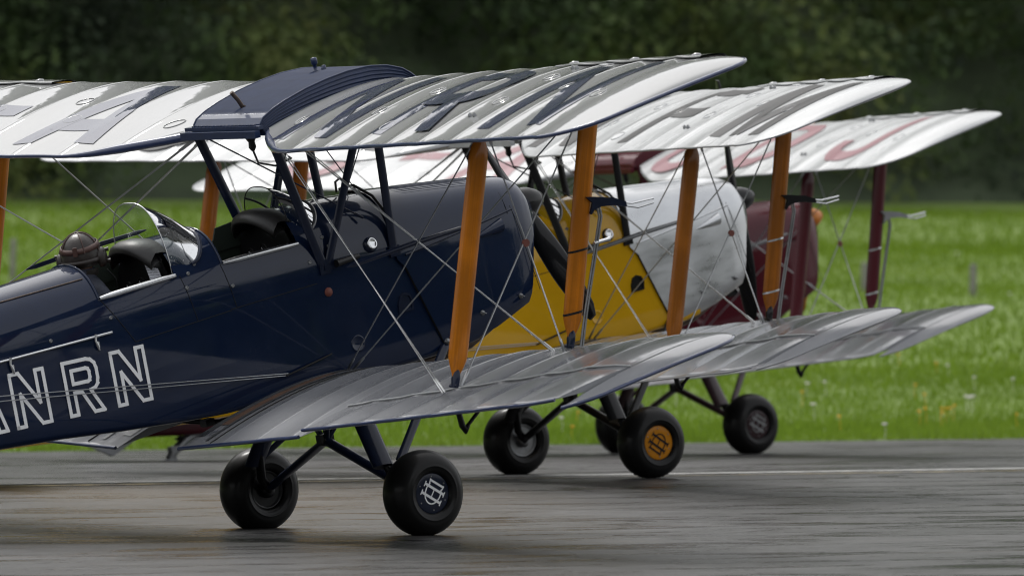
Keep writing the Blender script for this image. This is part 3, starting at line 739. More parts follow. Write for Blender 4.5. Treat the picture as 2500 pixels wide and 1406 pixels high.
        pt = MB(); pt.lathe((.099, s*side_y(.099, .83), .828), (0, s, 0), [(.0, .047), (.003, .047), (.003, .040), (.0015, .038), (.0015, .0001)], 20); part(pt, 'inspection_cover', P, fus)
        pt = MB(); pt.lathe((-.035, s*side_y(-.03, 1.15), 1.152), (0, s, 0), [(.0, .026), (.004, .026), (.004, .0001)], 16); part(pt, 'wire_patch', 'red', fus)
        # D shaped vent ahead of the wing
        vn = MB(); vx, vz = .47, .975
        prof = [(-.06, -.05), (.045, -.05), (.055, 0), (.04, .045), (0, .06), (-.035, .045), (-.055, 0)]
        for k, rr_ in enumerate((1, .8)):
            pass
        vn.grid([[(vx+a*1.0, s*side_y(vx, vz, .001), vz+c) for a, c in prof], [(vx+a*.97, s*side_y(vx, vz, .010), vz+c*.97) for a, c in prof], [(vx+a*.75, s*side_y(vx, vz, .010), vz+c*.75) for a, c in prof], [(vx+a*.72, s*side_y(vx, vz, .003), vz+c*.72) for a, c in prof], [(vx, s*side_y(vx, vz, .003), vz) for a, c in prof]], False, True)
        part(vn, 'side_vent', 'navy_metal' if cfg['blue'] else 'black', fus)
        # exhaust / breather stub on the shoulder
        br = MB(); br.tube([(.20, s*(side_y(.2, 1.30)+.02), 1.305), (.03, s*(side_y(.03, 1.30)+.035), 1.30)], [.014, .022], 10); part(br, 'breather_pipe', 'black', fus)
        # elevator and rudder cables
        for dz in (0, .028):
            cb = MB(); cb.tube([(-.42, s*.325, .765+dz*.4), (-2.3, s*.312, 1.06+dz), (-4.9, s*.12, 1.19+dz)], .0032, 5); part(cb, 'control_cable', 'steel', fus)
        cb = MB(); cb.tube([(-.10, s*.318, .815), (-.27, s*.322, .79), (-.44, s*.326, .766)], [.005, .007, .005], 6); part(cb, 'cable_exit', 'black', fus)
    # registration on both flanks
    for s in (-1, 1):
        for ch, x0 in zip(cfg['reg_side'], (-2.86, -2.50, -2.215, -1.872, -1.552)):
            if ch == ' ': continue
            bw = .235; th = .070; H = .315; outl = .0205
            def fn(lx, ly, i):
                x = x0+lx*H if s < 0 else x0+bw-lx*H
                zb_ = .838-.045*(x+1.34); z = zb_+ly*H
                return (x, s*side_y(x, z, .0022+.0006*(i % 9)), z)
            o = map_quads(outline_quads(ch, bw/H, th/H, outl/H), fn, .2); part(o, 'registration_letter', 'white', fus)
    # ---------------- cowling
    cw = part(make_cowl(), 'engine_cowling', cowl_m, label=cfg.get('cowl_label'))
    for s in (-1, 1):
        sc_ = MB(); rows = []
        for u in np.linspace(0, 1, 9):        # teardrop scoop on the side panel, open at the front
            x = 1.02+.21*u; r = .040*u**.75; rows.append([(x, s*(cowl_pt(x, 1.235)+r*.9*math.sin(a)), 1.222+.028*u+r*math.cos(a)) for a in np.linspace(-.2, math.pi+.2, 11)])
        sc_.grid(rows); part(sc_, 'air_scoop', cowl_m, cw)
        sh = MB(); sh.add([rows[-1][k] for k in range(11)], [tuple(range(11))], False); part(sh, 'scoop_mouth', 'dark', cw)
        hg = MB(); hg.tube([(x, s*cowl_pt(x, 1.237+(x-.5)*.098, .003), 1.237+(x-.5)*.098) for x in np.linspace(.52, 1.34, 9)], .0065, 6); part(hg, 'cowling_hinge', met if not cfg['blue'] else 'navy_metal', cw)
        ed = MB(); ed.tube([(cowl_rear(z)-.004, s*(fsec(cowl_rear(z))[0]+.002), z) for z in np.linspace(.66, 1.225, 8)], .010, 6); part(ed, 'panel_gap', 'dark', cw)
        for x, z in ((1.28, .83), (.98, .80)):
            f_ = MB(); f_.lathe((x, s*cowl_pt(x, z), z), (0, s, 0), [(0, .016), (.005, .015), (.012, .006), (.012, .0001)], 10); f_.tube([(x-.018, s*cowl_pt(x, z, .012), z+.012), (x+.018, s*cowl_pt(x, z, .012), z-.008)], .004, 5); part(f_, 'cowling_fastener', 'dull', cw)
        sm = MB(); sm.tube([(1.335+.02*k, s*cowl_pt(1.335, 1.34-k*.11, .001), 1.34-k*.11) for k in np.linspace(0, 4.6, 8)], .0022, 4); part(sm, 'cowling_seam', 'dark', cw)
    sm = MB(); sm.tube([(1.30, side*y, z) for side, y, z in [(-1, cowl_pt(1.30, zz, .0012), zz) for zz in np.linspace(1.30, 1.505, 10)]], .0022, 4); part(sm, 'cowling_seam', 'dark', cw)
    for k in range(7):                        # pressed louvres along the top
        lv = MB(); yy = -.06-.017*k; lv.tube([(x, yy*(1-.05*x), cowl_z(x, yy*(1-.05*x))+.001) for x in np.linspace(.62, 1.20, 8)], [.001]+[.004]*6+[.001], 5); part(lv, 'cowling_louvre', cowl_m, cw)
    pv = MB(); pv.tube([(.36, -.06, 1.63), (.37, -.06, 1.70), (.355, -.045, 1.715), (.335, -.03, 1.70), (.33, -.03, 1.64)], .007, 6); part(pv, 'breather_hoop', 'black', fus)
    fc = MB(); yv = side_y(.307, 1.344); fc.lathe((.307, -yv+.004, 1.344), (.05, -1, .28), [(-.005, .045), (.012, .043), (.02, .036)], 24); part(fc, 'oil_filler', 'navy_metal' if cfg['blue'] else 'black', fus)
    fc = MB(); fc.lathe((.308, -yv-.012, 1.350), (.05, -1, .28), [(0, .033), (.012, .033), (.017, .028), (.012, .024), (.012, .0001)], 24); part(fc, 'filler_cap', 'chrome', fus)
    hs_ = MB(); hs_.tube([(.30, -.10, 1.665), (.36, -.16, 1.675), (.42, -.24, 1.60), (.455, -.285, 1.50), (.47, -.305, 1.42)], .009, 6); part(hs_, 'fuel_hose', 'black', fus)
    ex = MB(); ex.tube([(1.10, -.17, .70), (.92, -.19, .64), (.70, -.14, .60), (.30, -.10, .585)], [.03, .034, .03, .028], 10); part(ex, 'exhaust_pipe', 'rust')
    # ---------------- propeller
    pr = MB(); pr.lathe((1.50, 0, 1.30), (1, 0, 0), [(0, .075), (.08, .088), (.13, .085), (.19, .062), (.23, .035), (.245, .0001)], 24)
    prop = part(pr, 'propeller', cfg['prop'])
    for sg in (0, math.pi):
        bl = MB(); rows = []
        for t in np.linspace(0, 1, 15):
            r = .03+t*.80; ch_ = (.075+.075*math.sin(min(1, t*1.7)*math.pi*.5)-.07*max(0, t-.62)**1.2*2.2)*(1 if t < .97 else .55); tw = R(58-44*t)
            row = []
            for k in range(12):
                a_ = 2*math.pi*k/12; px_ = math.cos(a_)*ch_*.5; pz_ = math.sin(a_)*(.024*(1-.75*t)+.003)
                lx = px_*math.cos(tw)-pz_*math.sin(tw); lz = px_*math.sin(tw)+pz_*math.cos(tw)
                ang = cfg['prop_ang']+sg; y_ = -r*math.sin(ang)-lx*math.cos(ang); z_ = -r*math.cos(ang)+lx*math.sin(ang)
                row.append((1.58+lz, y_, 1.30+z_))
            rows.append(row)
        bl.grid(rows, True, True); bl.add(rows[-1], [tuple(range(12))], False); part(bl, 'propeller_blade', cfg['prop'], prop)
    # ---------------- fuel tank in the centre section
    tk = MB(); rows = []; TX = np.array([-.295, -.27, -.2, -.1, .05, .2, .35, .5, .62, .72, .79, .825]); TZ = np.array([2.165, 2.195, 2.228, 2.258, 2.292, 2.314, 2.326, 2.322, 2.300, 2.262, 2.21, 2.16])
    def tank_top(x): return float(np.interp(x, TX, TZ))
    xs = sorted(set(list(np.linspace(-.295, .825, 44))))
    ny = 112
    for i in range(ny+1):
        y = -.325+.65*i/ny; rid = .0022*math.cos(math.pi*i)
        rows.append([(x, y, tank_top(x)+(rid if -.24 < x < .78 else 0)) for x in xs])
    tk.grid(rows, False)
    for s in (-1, 1):                         # fluted flanks
        top = [(x, s*.325, tank_top(x)) for x in xs]; fl = [top]
        nr = 9
        for k in range(1, nr*4+1):
            t_ = k/(nr*4); bump_ = .006*math.cos(2*math.pi*k/4)
            row = []
            for x in xs:
                zt = tank_top(x); zb_ = 2.10+.02*math.sin((x+.295)/1.12*math.pi); z = zt+(zb_-zt)*t_
                row.append((x, s*(.325+.038*t_+bump_*(1 if 0 < t_ < 1 else 0)), z))
            fl.append(row)
        tk.grid(fl, True)
        bt = fl[-1]
    tk.grid([[(x, s*.363, 2.10+.02*math.sin((x+.295)/1.12*math.pi)) for x in xs] for s in (-1, 1)], False)
    tk.grid([[(-.295, y, 2.165) for y in (-.325, .325)], [(-.300, y, 2.10) for y in (-.363, .363)]], False)
    tk.grid([[(.825, y, 2.16) for y in (-.325, .325)], [(.815, y, 2.10) for y in (-.363, .363)]], False)
    tank = part(tk, 'fuel_tank', cfg['tank'])
    e_ = MB()
    for s in (-1, 1): e_.tube([(x, s*.326, tank_top(x)+.001) for x in xs], .005, 5)
    part(e_, 'tank_edge_bead', cfg['tank'], tank)
    lw = MB(); lw.box((-.318, 0, 2.150), (.018, .36, .010)); lw.box((-.352, 0, 2.118), (.018, .365, .020)); part(lw, 'rear_spar_fairing', cfg['tank'], tank)
    for k in range(34):
        if k == 0: tb = MB()
        tb.box((-.318+.004*(k % 2), -.30+k*.0182, 2.163), (.010, .0045, .004))
    part(tb, 'louvre_strip', cfg['tank'], tank)
    gg = MB(); gg.tube([(-.165, 0, 2.235), (-.190, 0, 2.285), (-.222, .004, 2.335)], .0125, 10); gg.tube([(-.165, -.02, 2.245), (-.155, 0, 2.24), (-.165, .02, 2.245)], .006, 5); part(gg, 'fuel_gauge', 'rust', tank)
    vp = MB(); vp.lathe((.365, 0, 2.32), (0, 0, 1), [(0, .018), (.012, .018), (.014, .010), (.045, .010), (.046, .014), (.052, .018), (.070, .020), (.085, .016), (.088, .0001)], 14); part(vp, 'tank_vent', cfg['tank'], tank)
    vp = MB(); vp.lathe((.430, .01, 2.315), (0, 0, 1), [(0, .016), (.02, .016), (.022, .012), (.034, .012), (.036, .0001)], 12); part(vp, 'filler_cap', cfg['tank'], tank)
    ct = MB(); ct.lathe((-.22, -.10, 2.10), (0, 0, -1), [(0, .05), (.02, .035), (.05, .018), (.08, .022), (.10, .010)], 12); ct.tube([(-.22, -.10, 2.0), (-.215, -.12, 1.93), (-.16, -.2, 1.90), (-.10, -.28, 1.93), (-.16, -.345, 1.95)], .0065, 6); part(ct, 'fuel_cock', 'black', tank)
    # ---------------- wings
    for s in (-1, 1):
        uw = part(make_wing(UP, s), 'upper_wing', cfg['wing_up'])
        pts = [(p[0]-.004, s*p[1], p[2]) for p in contour(UP, UP['y0']+.01, 0)]
        eb = MB(); eb.tube(pts, [(.026 if abs(p[1]) < .75 else .026-.0145*min(1, (abs(p[1])-.75)/.3)) if cfg['blue'] else .006 for p in pts], 8); part(eb, 'edge_binding', cfg['edge'], uw)
        sl = MB(); rows = []                  # leading edge slat
        for y in np.linspace(2.45, 4.12, 20):
            rows.append([(lambda p: (p[0]+.012, s*p[1], p[2]))(wing_pt(UP, y, t, True, .014)) for t in np.linspace(0, .14, 8)]+[(lambda p: (p[0]+.006, s*p[1], p[2]))(wing_pt(UP, y, t, True, .006)) for t in np.linspace(.14, 0, 5)])
        sl.grid(rows, True, True); part(sl, 'leading_edge_slat', cfg['wing_up'], uw)
        for y in (2.60, 3.30, 4.0):
            lug = MB(); p = wing_pt(UP, y, .10, True, .016); lug.lathe((p[0], s*p[1], p[2]), (0, 0, 1), [(-.004, .03), (.006, .026), (.012, .0001)], 10); part(lug, 'slat_lug', cfg['wing_up'], uw)
        for y, t_ in ((.62, .80), (1.72, .44), (1.50, .66), (2.28, .55), (2.86, .34), (2.86, .62), (3.38, .50), (3.95, .60), (1.95, .82), (3.1, .15)):
            ir = MB(); pp = []
            for k in range(25):
                a_ = 2*math.pi*k/24; xl, xt, te, le = planform(UP, y+.05*math.sin(a_)); p = wing_x(UP, xl-(xl-xt)*t_+.05*math.cos(a_), y+.05*math.sin(a_), .0015); pp.append((p[0], s*p[1], p[2]))
            ir.tube(pp, .0035, 4, caps=False); part(ir, 'inspection_ring', cfg['wing_up'], uw)
        sf = MB()                             # strut pick-up bolts proud of the skin
        for y, t_ in ((2.85, .21), (2.85, .77)):
            for dy in (-.025, .025):
                p = wing_pt(UP, y+dy, t_, True, .0); sf.lathe((p[0], s*p[1], p[2]-.004), (0, 0, 1), [(0, .011), (.018, .011), (.020, .006), (.026, .006), (.027, .0001)], 8)
        part(sf, 'strut_bolts', 'dull', uw)
        for W_, par in ((UP, uw),):
            for k in range(1, 10):
                tp_ = MB(); yr = RIB0+k*RIBP
                tp_.grid([[(lambda p: (p[0], s*p[1], p[2]))(wing_pt(W_, yr+dy, t_, True, of)) for t_ in TS[3:-1]] for dy, of in ((-.016, .0001), (-.012, .0009), (0, .0012), (.012, .0009), (.016, .0001))]); part(tp_, 'rib_tape', cfg['wing_up'], par)
        letters = cfg['reg_wing'][1] if s < 0 else cfg['reg_wing'][0]
        for ch, ys_, wd in letters: wing_letter(UP, ch, s, ys_, wd, uw, cfg['letter'])
        lwg = part(make_wing(LO, s, ail=True), 'lower_wing', cfg['wing_low'])
        for k in range(1, 10):
            tp_ = MB(); yr = RIB0+k*RIBP
            tp_.grid([[(lambda p: (p[0], s*p[1], p[2]))(wing_x(LO, x_, yr+dy, of)) for x_ in np.linspace(planform(LO, yr)[0]-.03, (hinge_x(yr)+.006) if AIL0 < yr < AIL1 else planform(LO, yr)[1]+.01, 20)] for dy, of in ((-.016, .0001), (-.012, .0009), (0, .0012), (.012, .0009), (.016, .0001))]); part(tp_, 'rib_tape', cfg['wing_low'], lwg)
        al = part(make_aileron(LO, s, cfg['ail'] if s < 0 else -cfg['ail']), 'aileron', cfg['wing_low'], lwg)
        ct_ = contour(LO, LO['y0']+.01, 0); defl = cfg['ail'] if s < 0 else -cfg['ail']
        segs = [[p for p in ct_ if p[1] <= AIL0], [p for p in ct_ if p[1] >= AIL1]]
        eb = MB()
        for sg in segs: eb.tube([(p[0]-.004, s*p[1], p[2]) for p in sg], .0105 if cfg['blue'] else .006, 8)
        ap = [p for p in ct_ if AIL0+.01 < p[1] < AIL1-.01 and p[0] < hinge_x(p[1])]
        eb.tube([(p[0]-.004, s*p[1], p[2]+(hinge_x(p[1])-.006-p[0])*defl) for p in ap], .0105 if cfg['blue'] else .006, 8)
        part(eb, 'edge_binding', cfg['edge'], lwg)
        hl = MB(); hl.tube([(lambda p: (p[0], s*p[1], p[2]))(wing_x(LO, hinge_x(y)+.001, y, .004)) for y in np.linspace(AIL0, AIL1, 22)], .006, 5); part(hl, 'aileron_hinge', 'silver_rain', lwg)
        if True:                              # walkway boards beside the fuselage
            for (y0_, y1_, x0_, x1_, mm, of) in ((.325, .40, -1.10, .02, 'wing', .004), (.405, .485, -.98, -.20, 'walk', .005), (.49, .52, -1.16, .0, 'wing', .006)):
                wk = MB(); wk.grid([[(lambda p: (p[0], s*p[1], p[2]))(wing_x(LO, x, y, of)) for x in np.linspace(x0_, x1_, 20)] for y in np.linspace(y0_, y1_, 4)]); part(wk, 'walkway_board', 'walk' if mm == 'walk' else 'dull', lwg)
        sm = MB(); sm.tube([(lambda p: (p[0], s*p[1], p[2]))(wing_x(LO, x, .60, .002)) for x in np.linspace(-1.20, .03, 20)], .005, 5); part(sm, 'wing_seam', 'dark', lwg)
        if cfg['blue'] and s < 0:
            cu_ = bpy.data.curves.new('no_step', 'FONT'); cu_.body = 'NO STEP'; cu_.size = .07; tmp = bpy.data.objects.new('tmp', cu_); COL.objects.link(tmp)
            bpy.context.view_layer.update(); me = bpy.data.meshes.new_from_object(tmp.evaluated_get(bpy.context.evaluated_depsgraph_get())); bpy.data.objects.remove(tmp)
            for v in me.vertices:
                lx, ly = v.co.x, v.co.y; p = wing_x(LO, -1.10+ly, .335+lx*.55, .0085); v.co = (p[0], s*p[1], p[2])
            me.materials.clear(); me.materials.append(M['navy_metal']); o = bpy.data.objects.new('lettering', me); COL.objects.link(o); o.parent = lwg
        # tie-down shackle and pipe under the outer wing
        td = MB(); td.tube([(-1.11, s*2.85, .75), (-1.10, s*2.85, .66), (-1.085, s*2.85, .632), (-1.06, s*2.85, .655)], [.016, .018, .022, .012], 7); td.tube([(-1.07, s*2.85, .65), (-.98, s*2.85, .71)], .010, 6); part(td, 'tie_down_ring', 'black', lwg)
    # ---------------- interplane struts
    def sx(front, z): return (.058+.337*(z-2.0)) if front else (-.689+.368*(z-2.0))
    Ys = 2.85; tops = {}; bots = {}
    for s in (-1, 1):
        for fr in (False, True):
            zt = 2.17 if fr else 2.14; zb_ = .90 if fr else .868
            a = (sx(fr, zb_), s*Ys, zb_); b_ = (sx(fr, zt), s*Ys, zt); tops[(s, fr)] = b_; bots[(s, fr)] = a
            st = MB(); st.foil(at_dir(a, b_, .035), b_, .125, .048, taper=[(0, .30), (.02, .42), (.05, .72), (.085, .97), (.12, 1), (.5, 1.0), (.90, 1), (.945, .9), (.98, .55), (1, .35)]); so = part(st, 'interplane_strut', strut_m)
            ft = MB(); ft.foil(at_dir(a, b_, .0), at_dir(a, b_, .075), .045, .054, taper=[(0, .8), (.5, 1.0), (.8, .85), (1, .45)]); ft.lathe((a[0], a[1], a[2]+.012), (0, s, 0), [(-.032, .010), (.032, .010)], 8); part(ft, 'end_fitting', cfg['fit'], so)
            if fr and s < 0:                  # pitot head
                pm = MB(); y = -Ys-.03
                prof = [(-.05, 1.672), (.0, 1.662), (.131, 1.628), (.206, 1.590), (.206, 1.562), (.12, 1.588), (.04, 1.600), (-.01, 1.592), (-.034, 1.572), (-.042, 1.58), (-.015, 1.632)]
                n_ = len(prof); pm.add([(x, y-.006, z) for x, z in prof]+[(x, y+.006, z) for x, z in prof], [tuple(range(n_)), tuple(range(n_, 2*n_))[::-1]]+[(k, (k+1) % n_, n_+(k+1) % n_, n_+k) for k in range(n_)], False)
                pb = part(pm, 'pitot_bracket', cfg['pitot'])
                for pts_ in ([(.19, y, 1.588), (.246, y, 1.571), (.392, y, 1.566)], [(.19, y, 1.572), (.281, y, 1.541), (.387, y, 1.544)]):
                    pt_ = MB(); pt_.tube(pts_, .006, 6); part(pt_, 'pitot_tube', 'chrome', pb)
                for dx in (0, .016):
                    ho = MB(); ho.tube([(.012+dx, y, 1.60), (.012+dx, y-.004, 1.55), (-.035+dx, y-.004, 1.44), (-.12+dx, y, 1.24), (-.195+dx, y, 1.07), (-.235+dx, y, .97), (-.262+dx, y, .90)], .006, 6); part(ho, 'pitot_hose', 'dull', pb)
                for z_ in (1.40, 1.08):
                    cl = MB(); cl.foil((sx(True, z_), -Ys, z_-.006), (sx(True, z_), -Ys, z_+.006), .134, .053); part(cl, 'hose_clip', 'black' if cfg['blue'] else 'chrome', pb)
                if cfg['blue']:
                    vt = MB(); vt.tube([(-.05, y, 1.418), (.035, y, 1.418), (.055, y, 1.418)], [.010, .010, .013], 8); part(vt, 'venturi', 'chrome', pb)
    # ---------------- cabane struts
    for s in (-1, 1):
        for a, b_, c_ in (((-.035, .300, 1.29), (-.27, .352, 2.12), .062), ((.455, .298, 1.28), (.455, .352, 2.12), .055), ((-.005, .305, 1.31), (.385, .352, 2.12), .052)):
            cs = MB(); cs.foil((a[0], s*a[1], a[2]), (b_[0], s*b_[1], b_[2]), c_, .028); cso = part(cs, 'cabane_strut', cfg['cab'])
            ft = MB(); ft.box((a[0], s*a[1], a[2]-.005), (.035, .012, .03)); part(ft, 'end_fitting', cfg['cab'], cso)
    # ---------------- bracing wires
    def wire(a, b_, r=.0042, m_='steel'):
        wb = MB(); wb.tube([a, at_dir(a, b_, .02), at_dir(a, b_, .05), at_dir(a, b_, .052), at_dir(a, b_, .948), at_dir(a, b_, .95), at_dir(a, b_, .98), b_], [r*1.5, r*1.9, r*1.9, r, r, r*1.9, r*1.9, r*1.5], 6); part(wb, 'bracing_wire', m_)
    for s in (-1, 1):
        UR, UF, LR, LF = tops[(s, False)], tops[(s, True)], bots[(s, False)], bots[(s, True)]
        off = lambda p, dx=0, dy=0, dz=0: (p[0]+dx, p[1]+dy, p[2]+dz)
        r1 = (-.013, s*.31, .70); r2 = (.02, s*.31, .69)
        wire(r1, off(UR, dy=-s*.03)); wire(r2, off(UF, dy=-s*.03))                    # flying wires
        wire((-.265, s*.37, 2.09), off(LR, dx=-.03, dy=-s*.05, dz=-.02)); wire((-.19, s*.37, 2.09), off(LF, dx=-.05, dy=-s*.05, dz=-.02))   # landing wires
        wire((-.245, s*.37, 2.09), off(LR, dx=-.045, dy=-s*.05, dz=-.02), .003); wire((-.17, s*.37, 2.09), off(LF, dx=-.06, dy=-s*.05, dz=-.02), .003)
        wire(off(LR, dx=.05), off(UF, dx=-.03, dy=0), .0045); wire(off(LF, dx=-.04), off(UR, dx=.05), .0045)   # incidence wires
        wire((-.24, -s*.355, 2.10), (.30, s*.285, 1.50), .0045, cfg['cab']); wire((.44, s*.35, 2.08), (.46, -s*.28, 1.36), .0035, cfg['cab'])
        rd = MB(); rd.tube([(-.76, s*1.57, 1.452), (-.70, s*1.57, 1.456), (-.3, s*1.57, 1.480), (.03, s*1.57, 1.490), (.09, s*1.57, 1.492)], [.004, .013, .015, .013, .004], 8); part(rd, 'spreader_rod', cfg['rod'])
        # leather disc where the incidence wires cross
        cxx = (LR[0]+.05+UF[0]+LF[0]+UR[0])/4; dc = MB(); dc.lathe((cxx-.0, s*2.85, 1.515), (0, s, 0), [(-.008, .021), (.008, .021)], 14); part(dc, 'wire_disc', 'red')
    # ---------------- undercarriage
    for s in (-1, 1):
        whl = bpy.data.objects.new('wheel', None); COL.objects.link(whl); whl.parent = root; whl.empty_display_size = .05
        cy = s*.795; ty = MB(); rows = []
        th_ = R(12.756); dn = Vector((-math.sin(th_), 0, -math.cos(th_)))            # straight down in the body frame
        Rt, hw = .2415, .112
        TP = [(.112, -.088), (.118, -.100), (.135, -.110), (.146, -.1115), (.149, -.1145), (.153, -.1145), (.156, -.1125), (.168, -.1120), (.185, -.107), (.206, -.093), (.222, -.074), (.234, -.048), (.240, -.022), (.2415, 0)]
        TP = TP+[(r_, -y_) for r_, y_ in TP[::-1][1:]]
        for i in range(64):
            a = 2*math.pi*i/64; row = []
            for rad, yy in TP:
                px_, pz_ = rad*math.cos(a), rad*math.sin(a); dpt = px_*dn.x+pz_*dn.z
                if dpt > .2335: q = dpt-.2335; px_ -= dn.x*q; pz_ -= dn.z*q; yy *= 1+q*3
                row.append((px_, cy+yy, pz_))
            rows.append(row)
        ty.grid(rows+[rows[0]]); part(ty, 'tyre', 'rubber', whl)
        if cfg['caps'] or s < 0:
            hb = MB(); hb.lathe((0, cy+s*.070, 0), (0, s, 0), [(0, .119), (.014, .117), (.019, .112), (.0205, .106), (.021, .06), (.021, .0001)], 40); part(hb, 'hub_cap', cfg['cap'], whl)
        hb = MB(); hb.lathe((0, cy-s*.066, 0), (0, -s, 0), [(0, .118), (.012, .114), (.014, .10), (-.03, .085), (-.03, .05), (.03, .045), (.05, .03), (.05, .0001)], 32); part(hb, 'wheel_rim', 'dull' if not cfg['blue'] else 'black', whl)
        fl_ = emblem_mesh((0, cy+s*.0915, 0), .098, cfg['emb_rot'] if s < 0 else -cfg['emb_rot'], s)
        # lay the emblem on the slightly domed disc
        part(fl_, 'emblem', cfg['emb'], whl)
        for k in range(6):
            a = k*math.pi/3+.4; f_ = MB(); f_.lathe((.094*math.cos(a), cy+s*.088, .094*math.sin(a)), (0, s, 0), [(0, .0055), (.004, .005), (.005, .0001)], 8); part(f_, 'hub_screw', 'dull', whl)
        lg = MB(); lg.foil((-.02, s*.275, .66), (-.115, s*.63, .175), .135, .055); lgo = part(lg, 'undercarriage_leg', cfg['leg'])
        tb = MB(); tb.tube([(-.10, s*.575, .25), (-.06, s*.66, .08), (0, s*.69, 0)], .026, 9); part(tb, 'leg_tube', 'black', lgo)
        dg = MB(); dg.foil((.70, s*.285, .69), (-.03, s*.675, .19), .050, .026); part(dg, 'drag_strut', cfg['leg'])
        dg = MB(); dg.lathe((.70, s*.30, .70), (0, s, 0), [(-.02, .020), (.012, .018), (.016, .008), (.02, .0001)], 10); part(dg, 'drag_strut_bolt', 'dull')
        ax = MB(); ax.foil((-.034, 0, .30), (0, s*.72, .0), .066, .046); part(ax, 'axle_strut', cfg['leg'])
        v_ = MB(); v_.tube([(-.034, s*.012, .30), (-.08, s*.20, .64)], .017, 8); part(v_, 'pyramid_strut', cfg['leg'])
        v_ = MB(); v_.tube([(-.034, s*.012, .30), (.20, s*.16, .62)], .015, 8); part(v_, 'pyramid_strut', cfg['leg'])
        bl_ = MB(); bl_.tube([(-.10, s*.60, .22), (-.085, s*.64, .12), (-.03, s*.68, .02)], .006, 5); part(bl_, 'brake_line', 'black')
    nd = MB(); nd.lathe((-.034, -.03, .295), (0, 1, 0), [(0, .030), (.06, .030)], 10); nd.box((-.034, 0, .315), (.045, .025, .025)); part(nd, 'pyramid_fitting', 'black')
    un = MB(); un.tube([(-.95, .05, .628), (-.80, -.12, .585), (-.70, -.22, .60), (-.6, -.24, .625)], [.012, .02, .018, .012], 7); un.box((-.86, -.1, .60), (.03, .03, .02)); part(un, 'belly_fittings', 'black')
    # ---------------- tail
    sk = MB(); sk.tube([(-4.55, 0, 1.08), (-4.80, 0, 1.02), (-4.93, 0, .955), (-4.98, 0, .915)], [.045, .040, .036, .03], 8); sk.box((-5.03, 0, .902), (.10, .035, .018)); sk.box((-4.93, 0, .97), (.03, .03, .03)); sko = part(sk, 'tail_skid', 'dull')
    sp = MB(); sp.tube([(-4.86+.02*math.cos(k*.9), .028*math.sin(k*.9), .96+k*.0050) for k in range(40)], .010, 5); part(sp, 'skid_spring', 'black', sko)
    fn_ = MB(); prof = [(-4.55, 1.42), (-4.85, 1.70), (-5.05, 1.86), (-5.35, 1.93), (-5.62, 1.82), (-5.74, 1.55), (-5.72, 1.2), (-5.5, 1.06), (-5.3, 1.12)]
    n_ = len(prof); fn_.add([(x, -.022, z) for x, z in prof]+[(x, .022, z) for x, z in prof], [tuple(range(n_)), tuple(range(n_, 2*n_))[::-1]]+[(k, (k+1) % n_, n_+(k+1) % n_, n_+k) for k in range(n_)], False); part(fn_, 'fin_and_rudder', cfg.get('fin', P))
    for s in (-1, 1):
        tp = MB(); prof = [(-4.45, .06), (-4.55, .6), (-4.75, 1.15), (-4.98, 1.45), (-5.25, 1.42), (-5.45, 1.1), (-5.48, .5), (-5.40, .08)]; n_ = len(prof)
        tp.add([(x, s*y, 1.345) for x, y in prof]+[(x, s*y, 1.305) for x, y in prof], [tuple(range(n_)), tuple(range(n_, 2*n_))[::-1]]+[(k, (k+1) % n_, n_+(k+1) % n_, n_+k) for k in range(n_)], False); part(tp, 'tailplane', cfg['wing_low'])
    return root
def outline_quads(ch, w, th, o):
    """in-line letters: white edge strokes round a dark core"""
    q = []; h = o/2; a, b_ = h, w-h; c, d = h, 1-h
    def loop(pts):
        out = []
        for i in range(len(pts)):
            p0, p1 = Vector(pts[i]), Vector(pts[(i+1) % len(pts)]); e = (p1-p0).normalized()*o*.42
            out += stroke_quads([tuple(p0-e), tuple(p1+e)], o)
        return out
    if ch == 'N':
        t = th-o; k = .085
        q = loop([(a, c), (a+t, c), (a+t, .60), (b_-t-k*.2, c), (b_, c), (b_, d), (b_-t, d), (b_-t, .40), (a+t+k*.2, d), (a, d)])
    elif ch == 'R':
        t = th-o; m0 = .42; rr_ = .19
        outer = [(a, c), (a+t, c), (a+t, m0), (w*.45, m0), (b_-t-.02, c), (b_+.02, c), (w*.45+t+.03, m0)]+[(b_-rr_+rr_*math.cos(R(x_)), m0+rr_+rr_*math.sin(R(x_))) for x_ in (-90, -60, -30, 0)]+[(b_-rr_+rr_*math.cos(R(x_)), d-rr_+rr_*math.sin(R(x_))) for x_ in (0, 30, 60, 90)]+[(a, d)]
        ri = rr_-t*.8; inner = [(a+t, m0+t)]+[(b_-t-ri+ri*math.cos(R(x_)), m0+t+ri+ri*math.sin(R(x_))) for x_ in (-90, -45, 0)]+[(b_-t-ri+ri*math.cos(R(x_)), d-t-ri+ri*math.sin(R(x_))) for x_ in (0, 45, 90)]+[(a+t, d-t)]
        q = loop(outer)+loop(inner)
    elif ch == 'A':
        t = th-o
        q = loop([(a, c), (a+t, c), (w*.5-t*.75, .28), (w*.5+t*.75, .28), (b_-t, c), (b_, c), (w*.5+t*.55, d), (w*.5-t*.55, d)])+loop([(w*.5-t*.50, .40), (w*.5+t*.50, .40), (w*.5, .72)])
    elif ch == 'G':
        t = th-o
        q = loop([(b_, .70), (b_, .85), (b_-.12, d), (a+.12, d), (a, .85), (a, .15), (a+.12, c), (b_-.12, c), (b_, .15), (b_, .5), (w*.5, .5), (w*.5, .38), (b_-t, .38), (b_-t, t+h), (a+t, t+h), (a+t, 1-t-h), (b_-t, 1-t-h), (b_-t, .70)])
    elif ch == '-': q = loop([(a+.1, .44), (b_-.1, .44), (b_-.1, .58), (a+.1, .58)])
    return q

